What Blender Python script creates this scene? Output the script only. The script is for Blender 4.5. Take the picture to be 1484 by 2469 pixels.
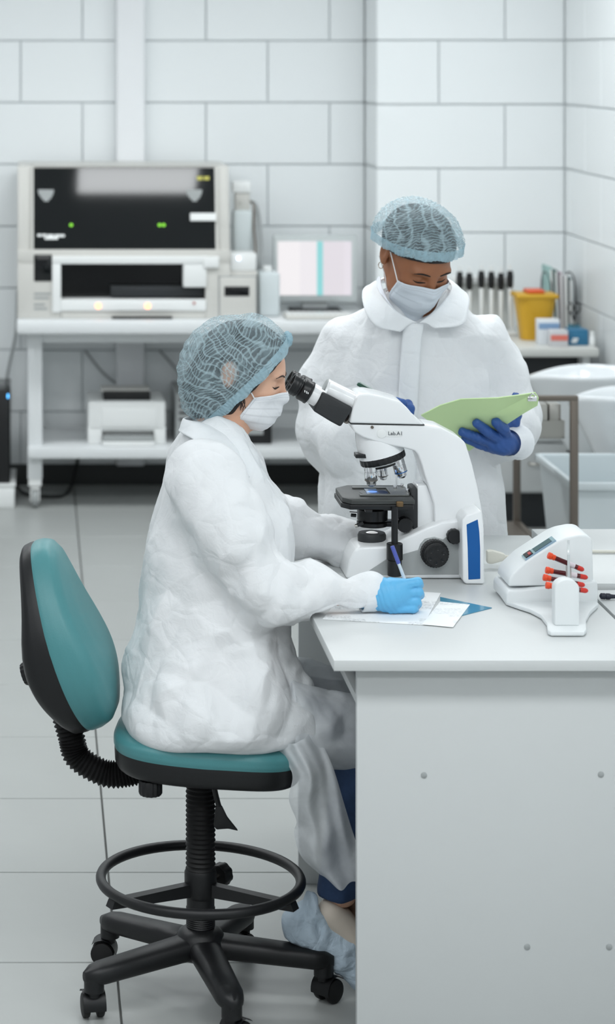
import bpy, bmesh, math, random
import numpy as np
from mathutils import Vector, Matrix, Euler

for o in list(bpy.data.objects): bpy.data.objects.remove(o, do_unlink=True)
SC = bpy.context.scene
COL = SC.collection
PI = math.pi
random.seed(4)

# ------------------------------------------------------------------ camera
F, CX, CY, H = 5714.0, 85.0, 125.0, 2.1      # focal length in px, vanishing point, eye height
cam_d = bpy.data.cameras.new('camera')
cam = bpy.data.objects.new('camera', cam_d); COL.objects.link(cam)
cam.location = (0, 0, H); cam.rotation_euler = (PI/2, 0, 0)
cam_d.sensor_fit = 'VERTICAL'; cam_d.sensor_height = 36.0; cam_d.sensor_width = 24.0
cam_d.lens = F/2469*36
cam_d.shift_x = (742-CX)/2469; cam_d.shift_y = -(1234.5-CY)/2469
cam_d.clip_end = 60
cam_d.dof.use_dof = True; cam_d.dof.focus_distance = 5.5; cam_d.dof.aperture_fstop = 4.0
SC.camera = cam

# ------------------------------------------------------------------ world, lamps, exposure
world = bpy.data.worlds.new('world'); SC.world = world; world.use_nodes = True
wb = world.node_tree.nodes['Background']
wb.inputs[0].default_value = (0.90, 0.96, 1.0, 1); wb.inputs[1].default_value = 0.36
CEIL = 3.05
LAMPS = [(x, y) for y in (1.0, 3.4, 6.82, 9.5) for x in (-1.7, -0.52, 0.66, 1.84)]
for i, (x, y) in enumerate(LAMPS):
    ld = bpy.data.lights.new('ceiling_lamp_light', 'AREA'); ld.shape = 'RECTANGLE'
    ld.size = 0.76; ld.size_y = 0.50; ld.energy = 9.0; ld.color = (0.96, 0.99, 1.0)
    lo = bpy.data.objects.new('ceiling_lamp_light', ld); COL.objects.link(lo)
    lo.location = (x, y, CEIL-0.035)
vs = SC.view_settings
vs.view_transform = 'Standard'; vs.look = 'None'; vs.gamma = 1; vs.use_curve_mapping = False
vs.exposure = 0.34

# ------------------------------------------------------------------ helpers
def W(x, y, d):                      # photo measurement + distance from the camera wall -> room coordinates
    return Vector(((x-CX)*d/F, d, H-(y-CY)*d/F))
def lin(c):
    c = c/255.0
    return c/12.92 if c <= 0.04045 else ((c+0.055)/1.055)**2.4
def rgb(c): return (lin(c[0]), lin(c[1]), lin(c[2]), 1.0)

MATS = {}
def mat(name, col=(200, 200, 200), rough=0.5, metal=0.0, vary=0.04, vscale=8.0, bump=0.0, bscale=60.0, emit=None, estr=0.0,
        trans=0.0, ior=1.45, coat=0.0, spec=0.5, alpha=None, sheen=0.0):
    if name in MATS: return MATS[name]
    m = bpy.data.materials.new(name); m.use_nodes = True
    nt = m.node_tree; b = nt.nodes['Principled BSDF']
    L = nt.links
    tc = nt.nodes.new('ShaderNodeTexCoord')
    nz = nt.nodes.new('ShaderNodeTexNoise'); nz.inputs['Scale'].default_value = vscale; nz.inputs['Detail'].default_value = 4
    L.new(tc.outputs['Object'], nz.inputs['Vector'])
    rp = nt.nodes.new('ShaderNodeMapRange'); rp.inputs[3].default_value = 1-vary; rp.inputs[4].default_value = 1+vary
    L.new(nz.outputs['Fac'], rp.inputs[0])
    hv = nt.nodes.new('ShaderNodeHueSaturation'); hv.inputs['Color'].default_value = rgb(col)
    L.new(rp.outputs[0], hv.inputs['Value']); L.new(hv.outputs[0], b.inputs['Base Color'])
    b.inputs['Roughness'].default_value = rough; b.inputs['Metallic'].default_value = metal
    b.inputs['Specular IOR Level'].default_value = spec
    b.inputs['Transmission Weight'].default_value = trans; b.inputs['IOR'].default_value = ior
    b.inputs['Coat Weight'].default_value = coat
    if alpha is not None: b.inputs['Alpha'].default_value = alpha
    if bump > 0:
        n2 = nt.nodes.new('ShaderNodeTexNoise'); n2.inputs['Scale'].default_value = bscale; n2.inputs['Detail'].default_value = 5
        L.new(tc.outputs['Object'], n2.inputs['Vector'])
        bp = nt.nodes.new('ShaderNodeBump'); bp.inputs['Strength'].default_value = bump; bp.inputs['Distance'].default_value = 0.004
        L.new(n2.outputs['Fac'], bp.inputs['Height']); L.new(bp.outputs[0], b.inputs['Normal'])
    if emit:
        b.inputs['Emission Color'].default_value = rgb(emit); b.inputs['Emission Strength'].default_value = estr
    MATS[name] = m
    return m

class MB:
    """collects shapes into one bmesh (room coordinates)"""
    def __init__(s): s.bm = bmesh.new()
    def raw(s, verts, faces):
        vs_ = [s.bm.verts.new(v) for v in verts]
        for f in faces:
            try: s.bm.faces.new([vs_[i] for i in f])
            except ValueError: pass
        return s
    def take(s, bm, M=None):
        me = bpy.data.meshes.new('tmp'); bm.to_mesh(me); bm.free()
        if M is not None: me.transform(M)
        s.bm.from_mesh(me); bpy.data.meshes.remove(me); return s
    def box(s, a, b, bevel=0.0, seg=2, M=None):
        a = Vector(a); b = Vector(b)
        bm = bmesh.new(); bmesh.ops.create_cube(bm, size=1)
        d = b-a; c = (a+b)/2
        for v in bm.verts: v.co = Vector((v.co.x*d.x, v.co.y*d.y, v.co.z*d.z))+c
        if bevel: bmesh.ops.bevel(bm, geom=bm.edges[:], offset=bevel, segments=seg, affect='EDGES', profile=0.5, clamp_overlap=True)
        return s.take(bm, M)
    def prism(s, poly, lo, hi, plane='xz', bevel=0.0, seg=2, M=None):
        """poly extruded along the remaining axis from lo to hi"""
        bm = bmesh.new()
        def P(p, t):
            return {'xz': (p[0], t, p[1]), 'xy': (p[0], p[1], t), 'yz': (t, p[0], p[1])}[plane]
        va = [bm.verts.new(P(p, lo)) for p in poly]; vb = [bm.verts.new(P(p, hi)) for p in poly]
        n = len(poly)
        bm.faces.new(va); bm.faces.new(vb[::-1])
        for i in range(n): bm.faces.new((va[i], vb[i], vb[(i+1) % n], va[(i+1) % n]))
        bmesh.ops.recalc_face_normals(bm, faces=bm.faces[:])
        if bevel: bmesh.ops.bevel(bm, geom=bm.edges[:], offset=bevel, segments=seg, affect='EDGES', profile=0.5, clamp_overlap=True)
        return s.take(bm, M)
    def tube(s, pts, r, n=12, closed=False, caps=True, flat=None, up=None):
        pts = [Vector(p) for p in pts]; m = len(pts)
        rs = r if isinstance(r, (list, tuple)) else [r]*m
        T = []
        for i in range(m):
            a = pts[(i-1) % m] if (closed or i > 0) else pts[i]
            b = pts[(i+1) % m] if (closed or i < m-1) else pts[i]
            t = (b-a); T.append(t.normalized() if t.length > 1e-9 else Vector((0, 0, 1)))
        u = Vector(up) if up is not None else (Vector((0, 0, 1)) if abs(T[0].z) < 0.9 else Vector((1, 0, 0)))
        rings = []
        for i in range(m):
            u = (u - T[i]*u.dot(T[i]))
            u = u.normalized() if u.length > 1e-6 else T[i].orthogonal().normalized()
            w = T[i].cross(u); fl = flat if flat else 1.0
            rings.append([s.bm.verts.new(pts[i]+(u*math.cos(2*PI*k/n)*fl+w*math.sin(2*PI*k/n))*rs[i]) for k in range(n)])
        for i in range(m if closed else m-1):
            A, B = rings[i], rings[(i+1) % m]
            for k in range(n): s.bm.faces.new((A[k], A[(k+1) % n], B[(k+1) % n], B[k]))
        if caps and not closed:
            s.bm.faces.new(rings[0][::-1]); s.bm.faces.new(rings[-1])
        return s
    def cyl(s, a, b, r, r2=None, n=24, bev=0.0):
        a = Vector(a); b = Vector(b); r2 = r if r2 is None else r2
        if bev:
            d = (b-a).normalized()*bev
            return s.tube([a, a+d*0.3, a+d, b-d, b-d*0.3, b], [r-bev, r-bev*0.3, r, r2, r2-bev*0.3, r2-bev], n)
        return s.tube([a, b], [r, r2], n)
    def lathe(s, prof, c=(0, 0, 0), axis=(0, 0, 1), n=32):
        """prof: list of (radius, height) along axis from c"""
        c = Vector(c); ax = Vector(axis).normalized()
        u = ax.orthogonal().normalized(); w = ax.cross(u)
        rings = []
        for (r, h) in prof:
            rings.append([s.bm.verts.new(c+ax*h+(u*math.cos(2*PI*k/n)+w*math.sin(2*PI*k/n))*max(r, 1e-4)) for k in range(n)])
        for A, B in zip(rings[:-1], rings[1:]):
            for k in range(n): s.bm.faces.new((A[k], A[(k+1) % n], B[(k+1) % n], B[k]))
        s.bm.faces.new(rings[0][::-1]); s.bm.faces.new(rings[-1])
        return s
    def ell(s, c, r, n=20, M=None):
        bm = bmesh.new(); bmesh.ops.create_uvsphere(bm, u_segments=n, v_segments=max(6, n//2), radius=1)
        if not isinstance(r, (tuple, list)): r = (r, r, r)
        for v in bm.verts: v.co = Vector((v.co.x*r[0], v.co.y*r[1], v.co.z*r[2]))
        return s.take(bm, Matrix.Translation(Vector(c)) @ (M.to_4x4() if M is not None else Matrix.Identity(4)))
    def grid(s, fn, nu, nv, closed_u=False):
        V = [[s.bm.verts.new(fn(i/(nu if closed_u else nu-1), j/(nv-1))) for i in range(nu)] for j in range(nv)]
        for j in range(nv-1):
            for i in range(nu if closed_u else nu-1):
                s.bm.faces.new((V[j][i], V[j][(i+1) % nu], V[j+1][(i+1) % nu], V[j+1][i]))
        return s

WM = {}                                           # room matrix of every object made here
def finish(me, smooth=True, angle=38):
    if smooth:
        me.polygons.foreach_set('use_smooth', [True]*len(me.polygons))
        try: me.set_sharp_from_angle(angle=math.radians(angle))
        except Exception: pass
def obj(name, mb, m, parent=None, smooth=True, angle=38, recalc=True, base=None):
    if isinstance(mb, MB):
        if recalc: bmesh.ops.recalc_face_normals(mb.bm, faces=mb.bm.faces[:])
        me = bpy.data.meshes.new(name); mb.bm.to_mesh(me); mb.bm.free()
    else: me = mb
    finish(me, smooth, angle)
    if m: me.materials.append(m)
    o = bpy.data.objects.new(name, me); COL.objects.link(o)
    if parent is not None:
        me.transform(WM[parent.name].inverted()); o.parent = parent; WM[o.name] = WM[parent.name]
    else:
        co = np.empty(len(me.vertices)*3); me.vertices.foreach_get('co', co); co = co.reshape(-1, 3)
        lo, hi = co.min(0), co.max(0)
        b = Vector(base) if base is not None else Vector(((lo[0]+hi[0])/2, (lo[1]+hi[1])/2, lo[2]))
        me.transform(Matrix.Translation(-b)); o.location = b; WM[o.name] = Matrix.Translation(b)
    return o
def tag(o, label=None, cat=None, group=None, kind=None):
    if label: o['label'] = label
    if cat: o['category'] = cat
    if group: o['group'] = group
    if kind: o['kind'] = kind
    return o
def thing(name, label, cat, loc=(0, 0, 0), rz=0.0, group=None):
    o = bpy.data.objects.new(name, None); COL.objects.link(o)
    o.empty_display_size = 0.05
    o.location = loc; o.rotation_euler = (0, 0, rz)
    WM[o.name] = Matrix.Translation(Vector(loc)) @ Matrix.Rotation(rz, 4, 'Z')
    return tag(o, label, cat, group)
def copy_part(src, parent, name=None):
    c = src.copy(); COL.objects.link(c); c.parent = parent; WM[c.name] = WM[parent.name]
    return c
def copy_thing(src, loc, rz=None, label=None):
    c = src.copy(); COL.objects.link(c); c.location = loc
    if rz is not None: c.rotation_euler = (0, 0, rz)
    if label: c['label'] = label
    WM[c.name] = Matrix.Translation(Vector(loc)) @ Matrix.Rotation(c.rotation_euler.z, 4, 'Z')
    for ch in list(src.children):
        k = copy_part(ch, c)
        for g in list(ch.children): copy_part(g, k)
    return c
def smooth_path(pts, n=8):
    pts = [Vector(p) for p in pts]; out = []
    P = [pts[0]*2-pts[1]]+pts+[pts[-1]*2-pts[-2]]
    for i in range(1, len(P)-2):
        for k in range(n):
            t = k/n; a, b, c, d = P[i-1], P[i], P[i+1], P[i+2]
            out.append(0.5*((2*b)+(c-a)*t+(2*a-5*b+4*c-d)*t*t+(3*b-a-3*c+d)*t**3))
    out.append(pts[-1]); return out
def text_mesh(body, size, extrude=0.0006):
    cu = bpy.data.curves.new('lettering', 'FONT'); cu.body = body; cu.size = size; cu.extrude = extrude
    t = bpy.data.objects.new('lettering', cu); COL.objects.link(t)
    bpy.context.view_layer.update()
    me = bpy.data.meshes.new_from_object(t.evaluated_get(bpy.context.evaluated_depsgraph_get()))
    bpy.data.objects.remove(t, do_unlink=True); return me

# ------------------------------------------------------------------ materials
m_tile = mat('glazed_white_wall_tile', (240, 244, 245), 0.22, vary=0.015, vscale=1.2)
m_grout = mat('grey_tile_grout', (206, 212, 214), 0.8)
m_floor = mat('pale_grey_floor_tile', (168, 171, 169), 0.34, vary=0.05, vscale=3.0, bump=0.05, bscale=30)
m_floorg = mat('dark_floor_grout', (120, 122, 120), 0.8)
m_white = mat('white_laminate', (226, 229, 230), 0.38, vary=0.01)
m_desk = mat('light_grey_laminate', (203, 206, 206), 0.42, vary=0.012)
m_paint = mat('white_painted_plaster', (238, 240, 242), 0.6, vary=0.01)
m_wplast = mat('white_plastic', (235, 237, 236), 0.3, vary=0.01)
m_cplast = mat('cream_grey_plastic', (206, 205, 200), 0.4, vary=0.02)
m_gplast = mat('mid_grey_plastic', (160, 164, 164), 0.45)
m_black = mat('black_plastic', (19, 20, 22), 0.45, bump=0.05, bscale=300)
m_blackgl = mat('gloss_black_plastic', (14, 15, 17), 0.16)
m_glassbk = mat('smoked_glass_panel', (8, 12, 14), 0.05, coat=0.15)
m_steel = mat('brushed_steel', (180, 178, 172), 0.3, metal=1.0)
m_chrome = mat('chrome', (225, 226, 228), 0.1, metal=1.0)
m_dsteel = mat('dull_dark_steel', (120, 112, 104), 0.42, metal=0.8)
m_ceram = mat('white_ceramic', (232, 236, 238), 0.08, coat=0.6)
m_dark = mat('charcoal_laminate', (40, 43, 46), 0.5)
m_teal = mat('teal_vinyl', (76, 136, 140), 0.38, vary=0.05, vscale=5, bump=0.10, bscale=420)
m_rubber = mat('black_rubber', (18, 18, 19), 0.6)

# ------------------------------------------------------------------ the room shell
def structure(o): o['kind'] = 'structure'; return o
def shared_tile(cache, key, w, h, t, m, name='tile', bev=0.002):
    if key not in cache:
        mb = MB().box((0, 0, -t), (w, h, 0), bevel=bev, seg=1)
        me = bpy.data.meshes.new(name); mb.bm.to_mesh(me); mb.bm.free(); me.materials.append(m); cache[key] = me
    return cache[key]
TC = {}
def tile_field(parent, O, U, V, u0, u1, v0, v1, tw, th, phase, vphase, stagger, gap, m, t=0.012, bev=0.002):
    """tiles laid over the rectangle u0..u1 x v0..v1 of plane O + u U + v V, each tile an object of its own"""
    O = Vector(O); U = Vector(U).normalized(); V = Vector(V).normalized(); N = U.cross(V)
    R = Matrix((U, V, N)).transposed().to_4x4()
    PM = WM[parent.name].inverted()
    j = math.floor((v0-vphase)/th)
    while vphase+j*th < v1-1e-6:
        a, b = max(v0, vphase+j*th), min(v1, vphase+(j+1)*th)
        ph = phase+(stagger*tw if j % 2 else 0)
        i = math.floor((u0-ph)/tw)
        while ph+i*tw < u1-1e-6:
            c, d = max(u0, ph+i*tw), min(u1, ph+(i+1)*tw)
            if d-c > 0.02 and b-a > 0.02:
                w, h = round(d-c-gap, 4), round(b-a-gap, 4)
                me = shared_tile(TC, (w, h, m.name), w, h, t, m, bev=bev)
                o = bpy.data.objects.new('tile', me); COL.objects.link(o); o.parent = parent
                o.matrix_local = PM @ Matrix.Translation(O+U*(c+gap/2)+V*(b*0+a+gap/2)) @ R
                WM[o.name] = Matrix.Identity(4)
            i += 1
        j += 1

YB, YB2, XR, XS = 11.5, 11.09, 2.48, 1.6          # back wall, its nearer right part, right wall, the step between
XL = -1.6
floor = structure(obj('floor', MB().box((-3.6, -0.6, -0.12), (XR+0.15, YB+0.15, -0.012)), m_floorg))
tile_field(floor, (0, 0, 0), (1, 0, 0), (0, 1, 0), -1.0, XR, 4.2, YB, 0.6, 0.6, 0.187, 5.466, 0, 0.005, m_floor, bev=0.0015)
tile_field(floor, (0, 0, 0), (1, 0, 0), (0, 1, 0), -3.6, XR, -0.6, 4.266, 1.2, 1.2, 0.187, 4.266, 0, 0.005, m_floor, bev=0.0015)
tile_field(floor, (0, 0, 0), (1, 0, 0), (0, 1, 0), -3.6, -1.013, 4.266, YB, 1.2, 1.2, -1.013, 4.266, 0, 0.005, m_floor, bev=0.0015)
wall_back = structure(obj('wall_back', MB().box((-3.6, YB+0.012, 0), (XS, YB+0.15, CEIL)), m_grout))
tile_field(wall_back, (0, YB, 0), (1, 0, 0), (0, 0, 1), XL, XS, 0, CEIL, 0.6, 0.3, 0.529, 2.154-2.1, 0.5, 0.006, m_tile)
tile_field(wall_back, (0, YB, 0), (1, 0, 0), (0, 0, 1), -3.6, XL, 0, CEIL, 1.2, 0.6, 0.829, 2.154-2.1, 0.5, 0.006, m_tile)
wall_br = structure(obj('wall_back_right', MB().box((XS+0.012, YB2+0.012, 0), (XR+0.15, YB+0.15, CEIL)), m_grout))
tile_field(wall_br, (0, YB2, 0), (1, 0, 0), (0, 0, 1), XS, XR, 0, CEIL, 0.62, 0.3, 1.89, 2.154-2.1, 0.5, 0.006, m_tile)
tile_field(wall_br, (XS, 0, 0), (0, -1, 0), (0, 0, 1), -YB, -YB2, 0, CEIL, 0.6, 0.3, -YB, 2.154-2.1, 0, 0.006, m_tile)
wall_r = structure(obj('wall_right', MB().box((XR+0.012, -0.6, 0), (XR+0.15, YB2+0.012, CEIL)), m_grout))
tile_field(wall_r, (XR, 0, 0), (0, -1, 0), (0, 0, 1), -YB2, -7.5, 0, CEIL, 0.6, 0.3, -10.38, 2.154-2.1, 0.5, 0.006, m_tile)
tile_field(wall_r, (XR, 0, 0), (0, -1, 0), (0, 0, 1), -7.5, 0.6, 0, CEIL, 1.2, 0.6, -7.5, 2.154-2.1, 0.5, 0.006, m_tile)
structure(obj('ceiling', MB().box((-3.6, -0.6, CEIL), (XR+0.15, YB+0.15, CEIL+0.1)), m_paint))
structure(obj('trim_1', MB().box((0.39, YB-0.075, 0.101), (0.53, YB-0.001, CEIL-0.001), 0.012, 3), m_paint))

structure(obj('baseboard_back', MB().box((-3.6, YB-0.012, 0), (XS-0.001, YB-0.001, 0.10), 0.002), mat('shade_dark_skirting', (58, 60, 60), 0.6)))  # skirting, its dark colour also stands in for shade under the bench
m_lampf = mat('lamp_frame_white', (235, 235, 235), 0.4)
m_lampd = mat('lamp_diffuser', (250, 252, 255), 0.5, emit=(248, 252, 255), estr=3.0)
lamp0 = None
for i, (x, y) in enumerate(LAMPS):
    loc = (x, y, CEIL-0.03)
    if lamp0 is None:
        lamp0 = thing('ceiling_lamp', 'flat white LED panel lamp on the ceiling', 'lamp', loc, 0, 'LED panels on the ceiling')
        mb = MB()
        for a, b in (((-.41, -.28), (.41, -.26)), ((-.41, .26), (.41, .28)), ((-.41, -.26), (-.39, .26)), ((.39, -.26), (.41, .26))):
            mb.box((x+a[0], y+a[1], CEIL-0.03), (x+b[0], y+b[1], CEIL))
        obj('frame', mb, m_lampf, lamp0)
        obj('diffuser', MB().box((x-.39, y-.26, CEIL-0.012), (x+.39, y+.26, CEIL-0.002)), m_lampd, lamp0)
    else: copy_thing(lamp0, loc)
# ------------------------------------------------------------------ left bench with the analyser
YT = 10.75
tb = thing('lab_bench', 'long white rolling bench with a low shelf under the analyser', 'bench', (0.73, 11.1, 0))
obj('tabletop', MB().box((-0.085, YT, 0.818), (1.56, 11.47, 0.878), 0.012), m_white, tb)
obj('apron', MB().box((-0.02, 10.93, 0.76), (1.52, 10.96, 0.818)).box((-0.02, 11.41, 0.76), (1.52, 11.44, 0.818)), m_white, tb)
sh = obj('shelf', MB().box((-0.035, 10.86, 0.235), (1.54, 11.44, 0.285), 0.006), m_white, tb)
for lx in (-0.035, 1.47):
    for ly in (10.915, 11.38):
        lg = obj('leg', MB().box((lx, ly, 0.13), (lx+0.068, ly+0.068, 0.82), 0.006), m_white, tb)
        mb = MB().box((lx+0.004, ly+0.004, 0.10), (lx+0.064, ly+0.064, 0.13)).cyl((lx+0.034, ly+0.034, 0.07), (lx+0.034, ly+0.034, 0.11), 0.011)
        mb.box((lx+0.012, ly-0.01, 0.03), (lx+0.018, ly+0.05, 0.09)).box((lx+0.05, ly-0.01, 0.03), (lx+0.056, ly+0.05, 0.09)).box((lx+0.012, ly-0.01, 0.085), (lx+0.056, ly+0.05, 0.094))
        obj('caster_fork', mb, m_wplast, lg)
        obj('caster_wheel', MB().cyl((lx+0.02, ly+0.01, 0.042), (lx+0.048, ly+0.01, 0.042), 0.042, n=20, bev=0.006), m_gplast, lg)

# analyser: front face at Y = 10.85
DA = 10.86
def A(x, y, dy=0.0):                 # a point on the analyser front plane
    s = DA/F
    return Vector(((x-CX)*s, DA+dy, H-(y-CY)*s))
def abox(mb, x0, y0, x1, y1, d0, d1, bevel=0.004):
    a, b = A(x0, y1, d0), A(x1, y0, d1); b.y = DA+d1; a.z = max(a.z, 0.8785)
    return mb.box(a, b, bevel)
an = thing('blood_analyser', 'large grey-white benchtop analyser with smoked glass hood on the bench', 'analyser', (0.4, 11.1, 0.878))
zb = 0.878
body = MB()
ax0, ax1 = A(42, 0).x, A(556, 0).x
top = A(0, 402).z; mid = A(0, 612).z
# side profile of the hood (Y, Z): front leans back above the middle
prof = [(DA+0.02, mid), (DA+0.10, top-0.004), (DA+0.112, top), (11.42, top), (11.42, mid)]
body.prism(prof, ax0, A(78, 0).x, 'yz', 0.008)
body.prism(prof, A(524, 0).x, ax1, 'yz', 0.008)
body.prism([(DA+0.108, top-0.004), (DA+0.108, top), (11.42, top), (11.42, mid), (11.39, mid), (11.39, top-0.03), (DA+0.112, top-0.012)], A(78, 0).x, A(524, 0).x, 'yz', 0.0)
# lower body: cheeks, sill and base around the opening
abox(body, 42, 603, 556, 634, 0.0, 0.54); abox(body, 42, 634, 146, 776, 0.0, 0.54); abox(body, 496, 634, 556, 776, 0.0, 0.54)
abox(body, 146, 748, 496, 776, 0.0, 0.54); abox(body, 146, 634, 496, 748, 0.42, 0.54)
obj('body', body, m_cplast, an)
gl = MB()
def hood(x, y):                      # on the leaning hood glass
    t = (mid-A(0, y).z)/(mid-top)
    t = (A(0, y).z-mid)/(top-mid)
    return Vector((A(x, 0).x, DA+0.016+0.082*t, mid+(top-mid)*t))
def hoodplate(mb, x0, y0, x1, y1, th=0.003, off=0.0):
    p = [hood(x0, y1), hood(x1, y1), hood(x1, y0), hood(x0, y0)]
    n = Vector((0, -(top-mid), 0.082)).normalized()
    q = [v+n*off for v in p]+[v+n*(off+th) for v in p]
    return mb.raw(q, [(3, 2, 1, 0), (4, 5, 6, 7), (0, 1, 5, 4), (1, 2, 6, 5), (2, 3, 7, 6), (3, 0, 4, 7)])
g = obj('hood_glass', hoodplate(gl, 80, 408, 523, 602, 0.006), m_glassbk, an)
obj('hood_frame', hoodplate(hoodplate(hoodplate(MB(), 78, 603, 526, 611, 0.012), 76, 406, 81, 606, 0.010), 521, 406, 527, 606, 0.010), m_cplast, an)
obj('handle', hoodplate(MB(), 460, 518, 522, 536, 0.03, 0.006), m_wplast, g)
for cx_ in (111, 471):               # pale heart-shaped stickers
    mb = MB()
    for (a, b, c, d) in ((-19, 460, 19, 468), (-17, 468, 17, 475), (-12, 475, 13, 482), (-6, 482, 7, 488)):
        hoodplate(mb, cx_+a, b, cx_+c, d, 0.0012, 0.0062)
    obj('sticker', mb, m_gplast, g)
mb = MB()
for a, b, yy in ((90, 100, 570), (102, 112, 570), (114, 130, 571), (132, 156, 571), (108, 140, 577)): hoodplate(mb, a, yy-4, b, yy+2, 0.001, 0.0062)
obj('lettering', mb, m_wplast, g)
obj('yellow_lettering', hoodplate(hoodplate(MB(), 478, 428, 492, 437, 0.001, 0.0062), 495, 428, 508, 437, 0.001, 0.0062), mat('yellow_print', (190, 185, 90), 0.5), g)
m_gled = mat('green_indicator', (120, 200, 60), 0.4, emit=(140, 220, 60), estr=0.6)
for xx in (172, 386, 396):
    mb = MB(); p = hood(xx, 544); mb.cyl(p+Vector((0, -0.006, 0)), p+Vector((0, -0.0075, 0)), 0.008, n=14); obj('indicator_light', mb, m_gled, g)
# bay
obj('bay_interior', abox(MB(), 147, 635, 495, 722, 0.10, 0.41, 0), m_blackgl, an)
obj('bay_frame', abox(abox(MB(), 126, 617, 500, 636, -0.016, 0.01), 126, 636, 147, 752, -0.016, 0.01), m_wplast, an)
tr = obj('sample_tray', abox(MB(), 146, 722, 497, 749, -0.01, 0.1), m_wplast, an)
m_oled = mat('orange_indicator', (255, 150, 110), 0.4, emit=(255, 150, 100), estr=3.0)
for xx in (237, 356):
    p = A(xx, 737, -0.011); obj('indicator_light', MB().cyl(p, p+Vector((0, -0.002, 0)), 0.013, n=16), m_oled, tr)
p = A(468, 730, -0.011); obj('button', MB().cyl(p, p+Vector((0, -0.003, 0)), 0.006, n=16), mat('red_button', (170, 60, 50), 0.4), tr)
obj('white_block', abox(MB(), 442, 634, 498, 692, -0.012, 0.08), m_wplast, an)
obj('cover_block', abox(MB(), 490, 618, 528, 645, -0.02, 0.08), m_wplast, an)
obj('dark_rail', abox(MB(), 268, 692, 496, 718, 0.04, 0.09, 0.002), m_dark, an)
obj('side_window', abox(MB(), 82, 614, 125, 678, -0.004, 0.01, 0.002), m_glassbk, an)
mb = MB()
for yy, b in ((706, 122), (716, 118), (732, 108), (742, 114)): abox(mb, 82, yy, b, yy+5, -0.0015, 0.001, 0)
obj('printed_text', mb, m_gplast, an)
# reader unit on the right
ru = MB(); abox(ru, 556, 655, 622, 776, 0.02, 0.2); obj('reader_unit', ru, m_cplast, an)
dr = obj('reader_door', abox(MB(), 530, 668, 617, 768, -0.012, 0.02), m_cplast, an)
obj('display_slot', abox(MB(), 541, 690, 601, 713, -0.015, -0.008, 0.001), m_blackgl, dr)
mb = MB(); abox(mb, 527, 665, 620, 668.5, -0.003, 0.0, 0); abox(mb, 527, 665, 530, 770, -0.003, 0.0, 0); abox(mb, 617.5, 665, 620.5, 770, -0.003, 0.0, 0)
obj('door_gap', mb, m_gplast, an)
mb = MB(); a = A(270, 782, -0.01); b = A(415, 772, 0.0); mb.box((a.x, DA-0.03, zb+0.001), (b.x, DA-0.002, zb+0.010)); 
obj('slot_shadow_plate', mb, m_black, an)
# small module with a blue light on top of the reader unit
md = thing('control_module', 'small white module with a blue light on the reader unit', 'module', A(588, 655, 0.1))
mb = MB(); abox(mb, 558, 612, 620, 654.6, 0.03, 0.2, 0.006); obj('housing', mb, m_wplast, md)
p = A(577, 624, 0.03); obj('indicator_light', MB().cyl(p, p+Vector((0, -0.003, 0)), 0.008, n=14), mat('blue_indicator', (190, 210, 255), 0.4, emit=(190, 210, 255), estr=4), md)
# reagent canister behind it
D2 = 11.2
def B(x, y, d): return W(x, y, d)
cn = thing('reagent_canister', 'tall white reagent canister with pump head behind the blue-lit module', 'canister', B(585, 760, D2))
mb = MB(); a, b = B(561, 640, D2), B(608, 505, D2); mb.box((a.x, D2-0.05, 0.88), (b.x, D2+0.05, b.z), 0.015, 3); obj('tank', mb, mat('translucent_white_plastic', (214, 222, 223), 0.35), cn)
mb = MB(); a, b = B(566, 505, D2), B(602, 463, D2); mb.box((a.x, D2-0.035, a.z-0.002), (b.x, D2+0.035, b.z), 0.006); p = B(580, 485, D2-0.036); mb.cyl(p+Vector((0, 0.004, 0)), p+Vector((0, -0.01, 0)), 0.008)
obj('pump_neck', mb, m_cplast, cn)
mb = MB(); a, b = B(560, 463, D2), B(604, 436, D2); mb.box((a.x, D2-0.045, a.z-0.002), (b.x, D2+0.045, b.z), 0.008); obj('pump_head', mb, m_wplast, cn)
for k, xx in enumerate((612, 620, 628)):
    pts = smooth_path([B(604, 486, D2), B(612+k*4, 495, D2-0.03), B(xx, 545, D2-0.05), B(xx+4, 600, D2-0.08), B(xx-1, 642, D2-0.1), B(xx-6, 690+k*8, D2-0.02), B(xx-6, 738, D2+0.06)], 6)
    o = obj('reagent_hose', MB().tube(pts, 0.006, 8), m_gplast if k else m_dsteel)
    tag(o, ['thin steel-grey hose hanging nearest the reagent canister', 'grey hose between two others beside the reagent canister', 'grey hose furthest right beside the reagent canister'][k], 'hose', 'hoses beside the reagent canister')
jc = thing('reagent_bottle', 'squat white plastic bottle standing right of the reader unit', 'bottle', B(647, 770, 10.98))
mb = MB(); a, b = B(623, 655, 10.98), B(673, 655, 10.98); mb.box((a.x, 10.93, 0.879), (b.x, 11.08, a.z), 0.012, 3); obj('bottle_body', mb, mat('bottle_white_plastic', (212, 220, 222), 0.4), jc)
mb = MB(); p = B(645, 655, 11.0); mb.cyl(p-Vector((0, 0, 0.003)), p+Vector((0, 0, 0.028)), 0.022, bev=0.004); obj('cap', mb, m_wplast, jc)

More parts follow.
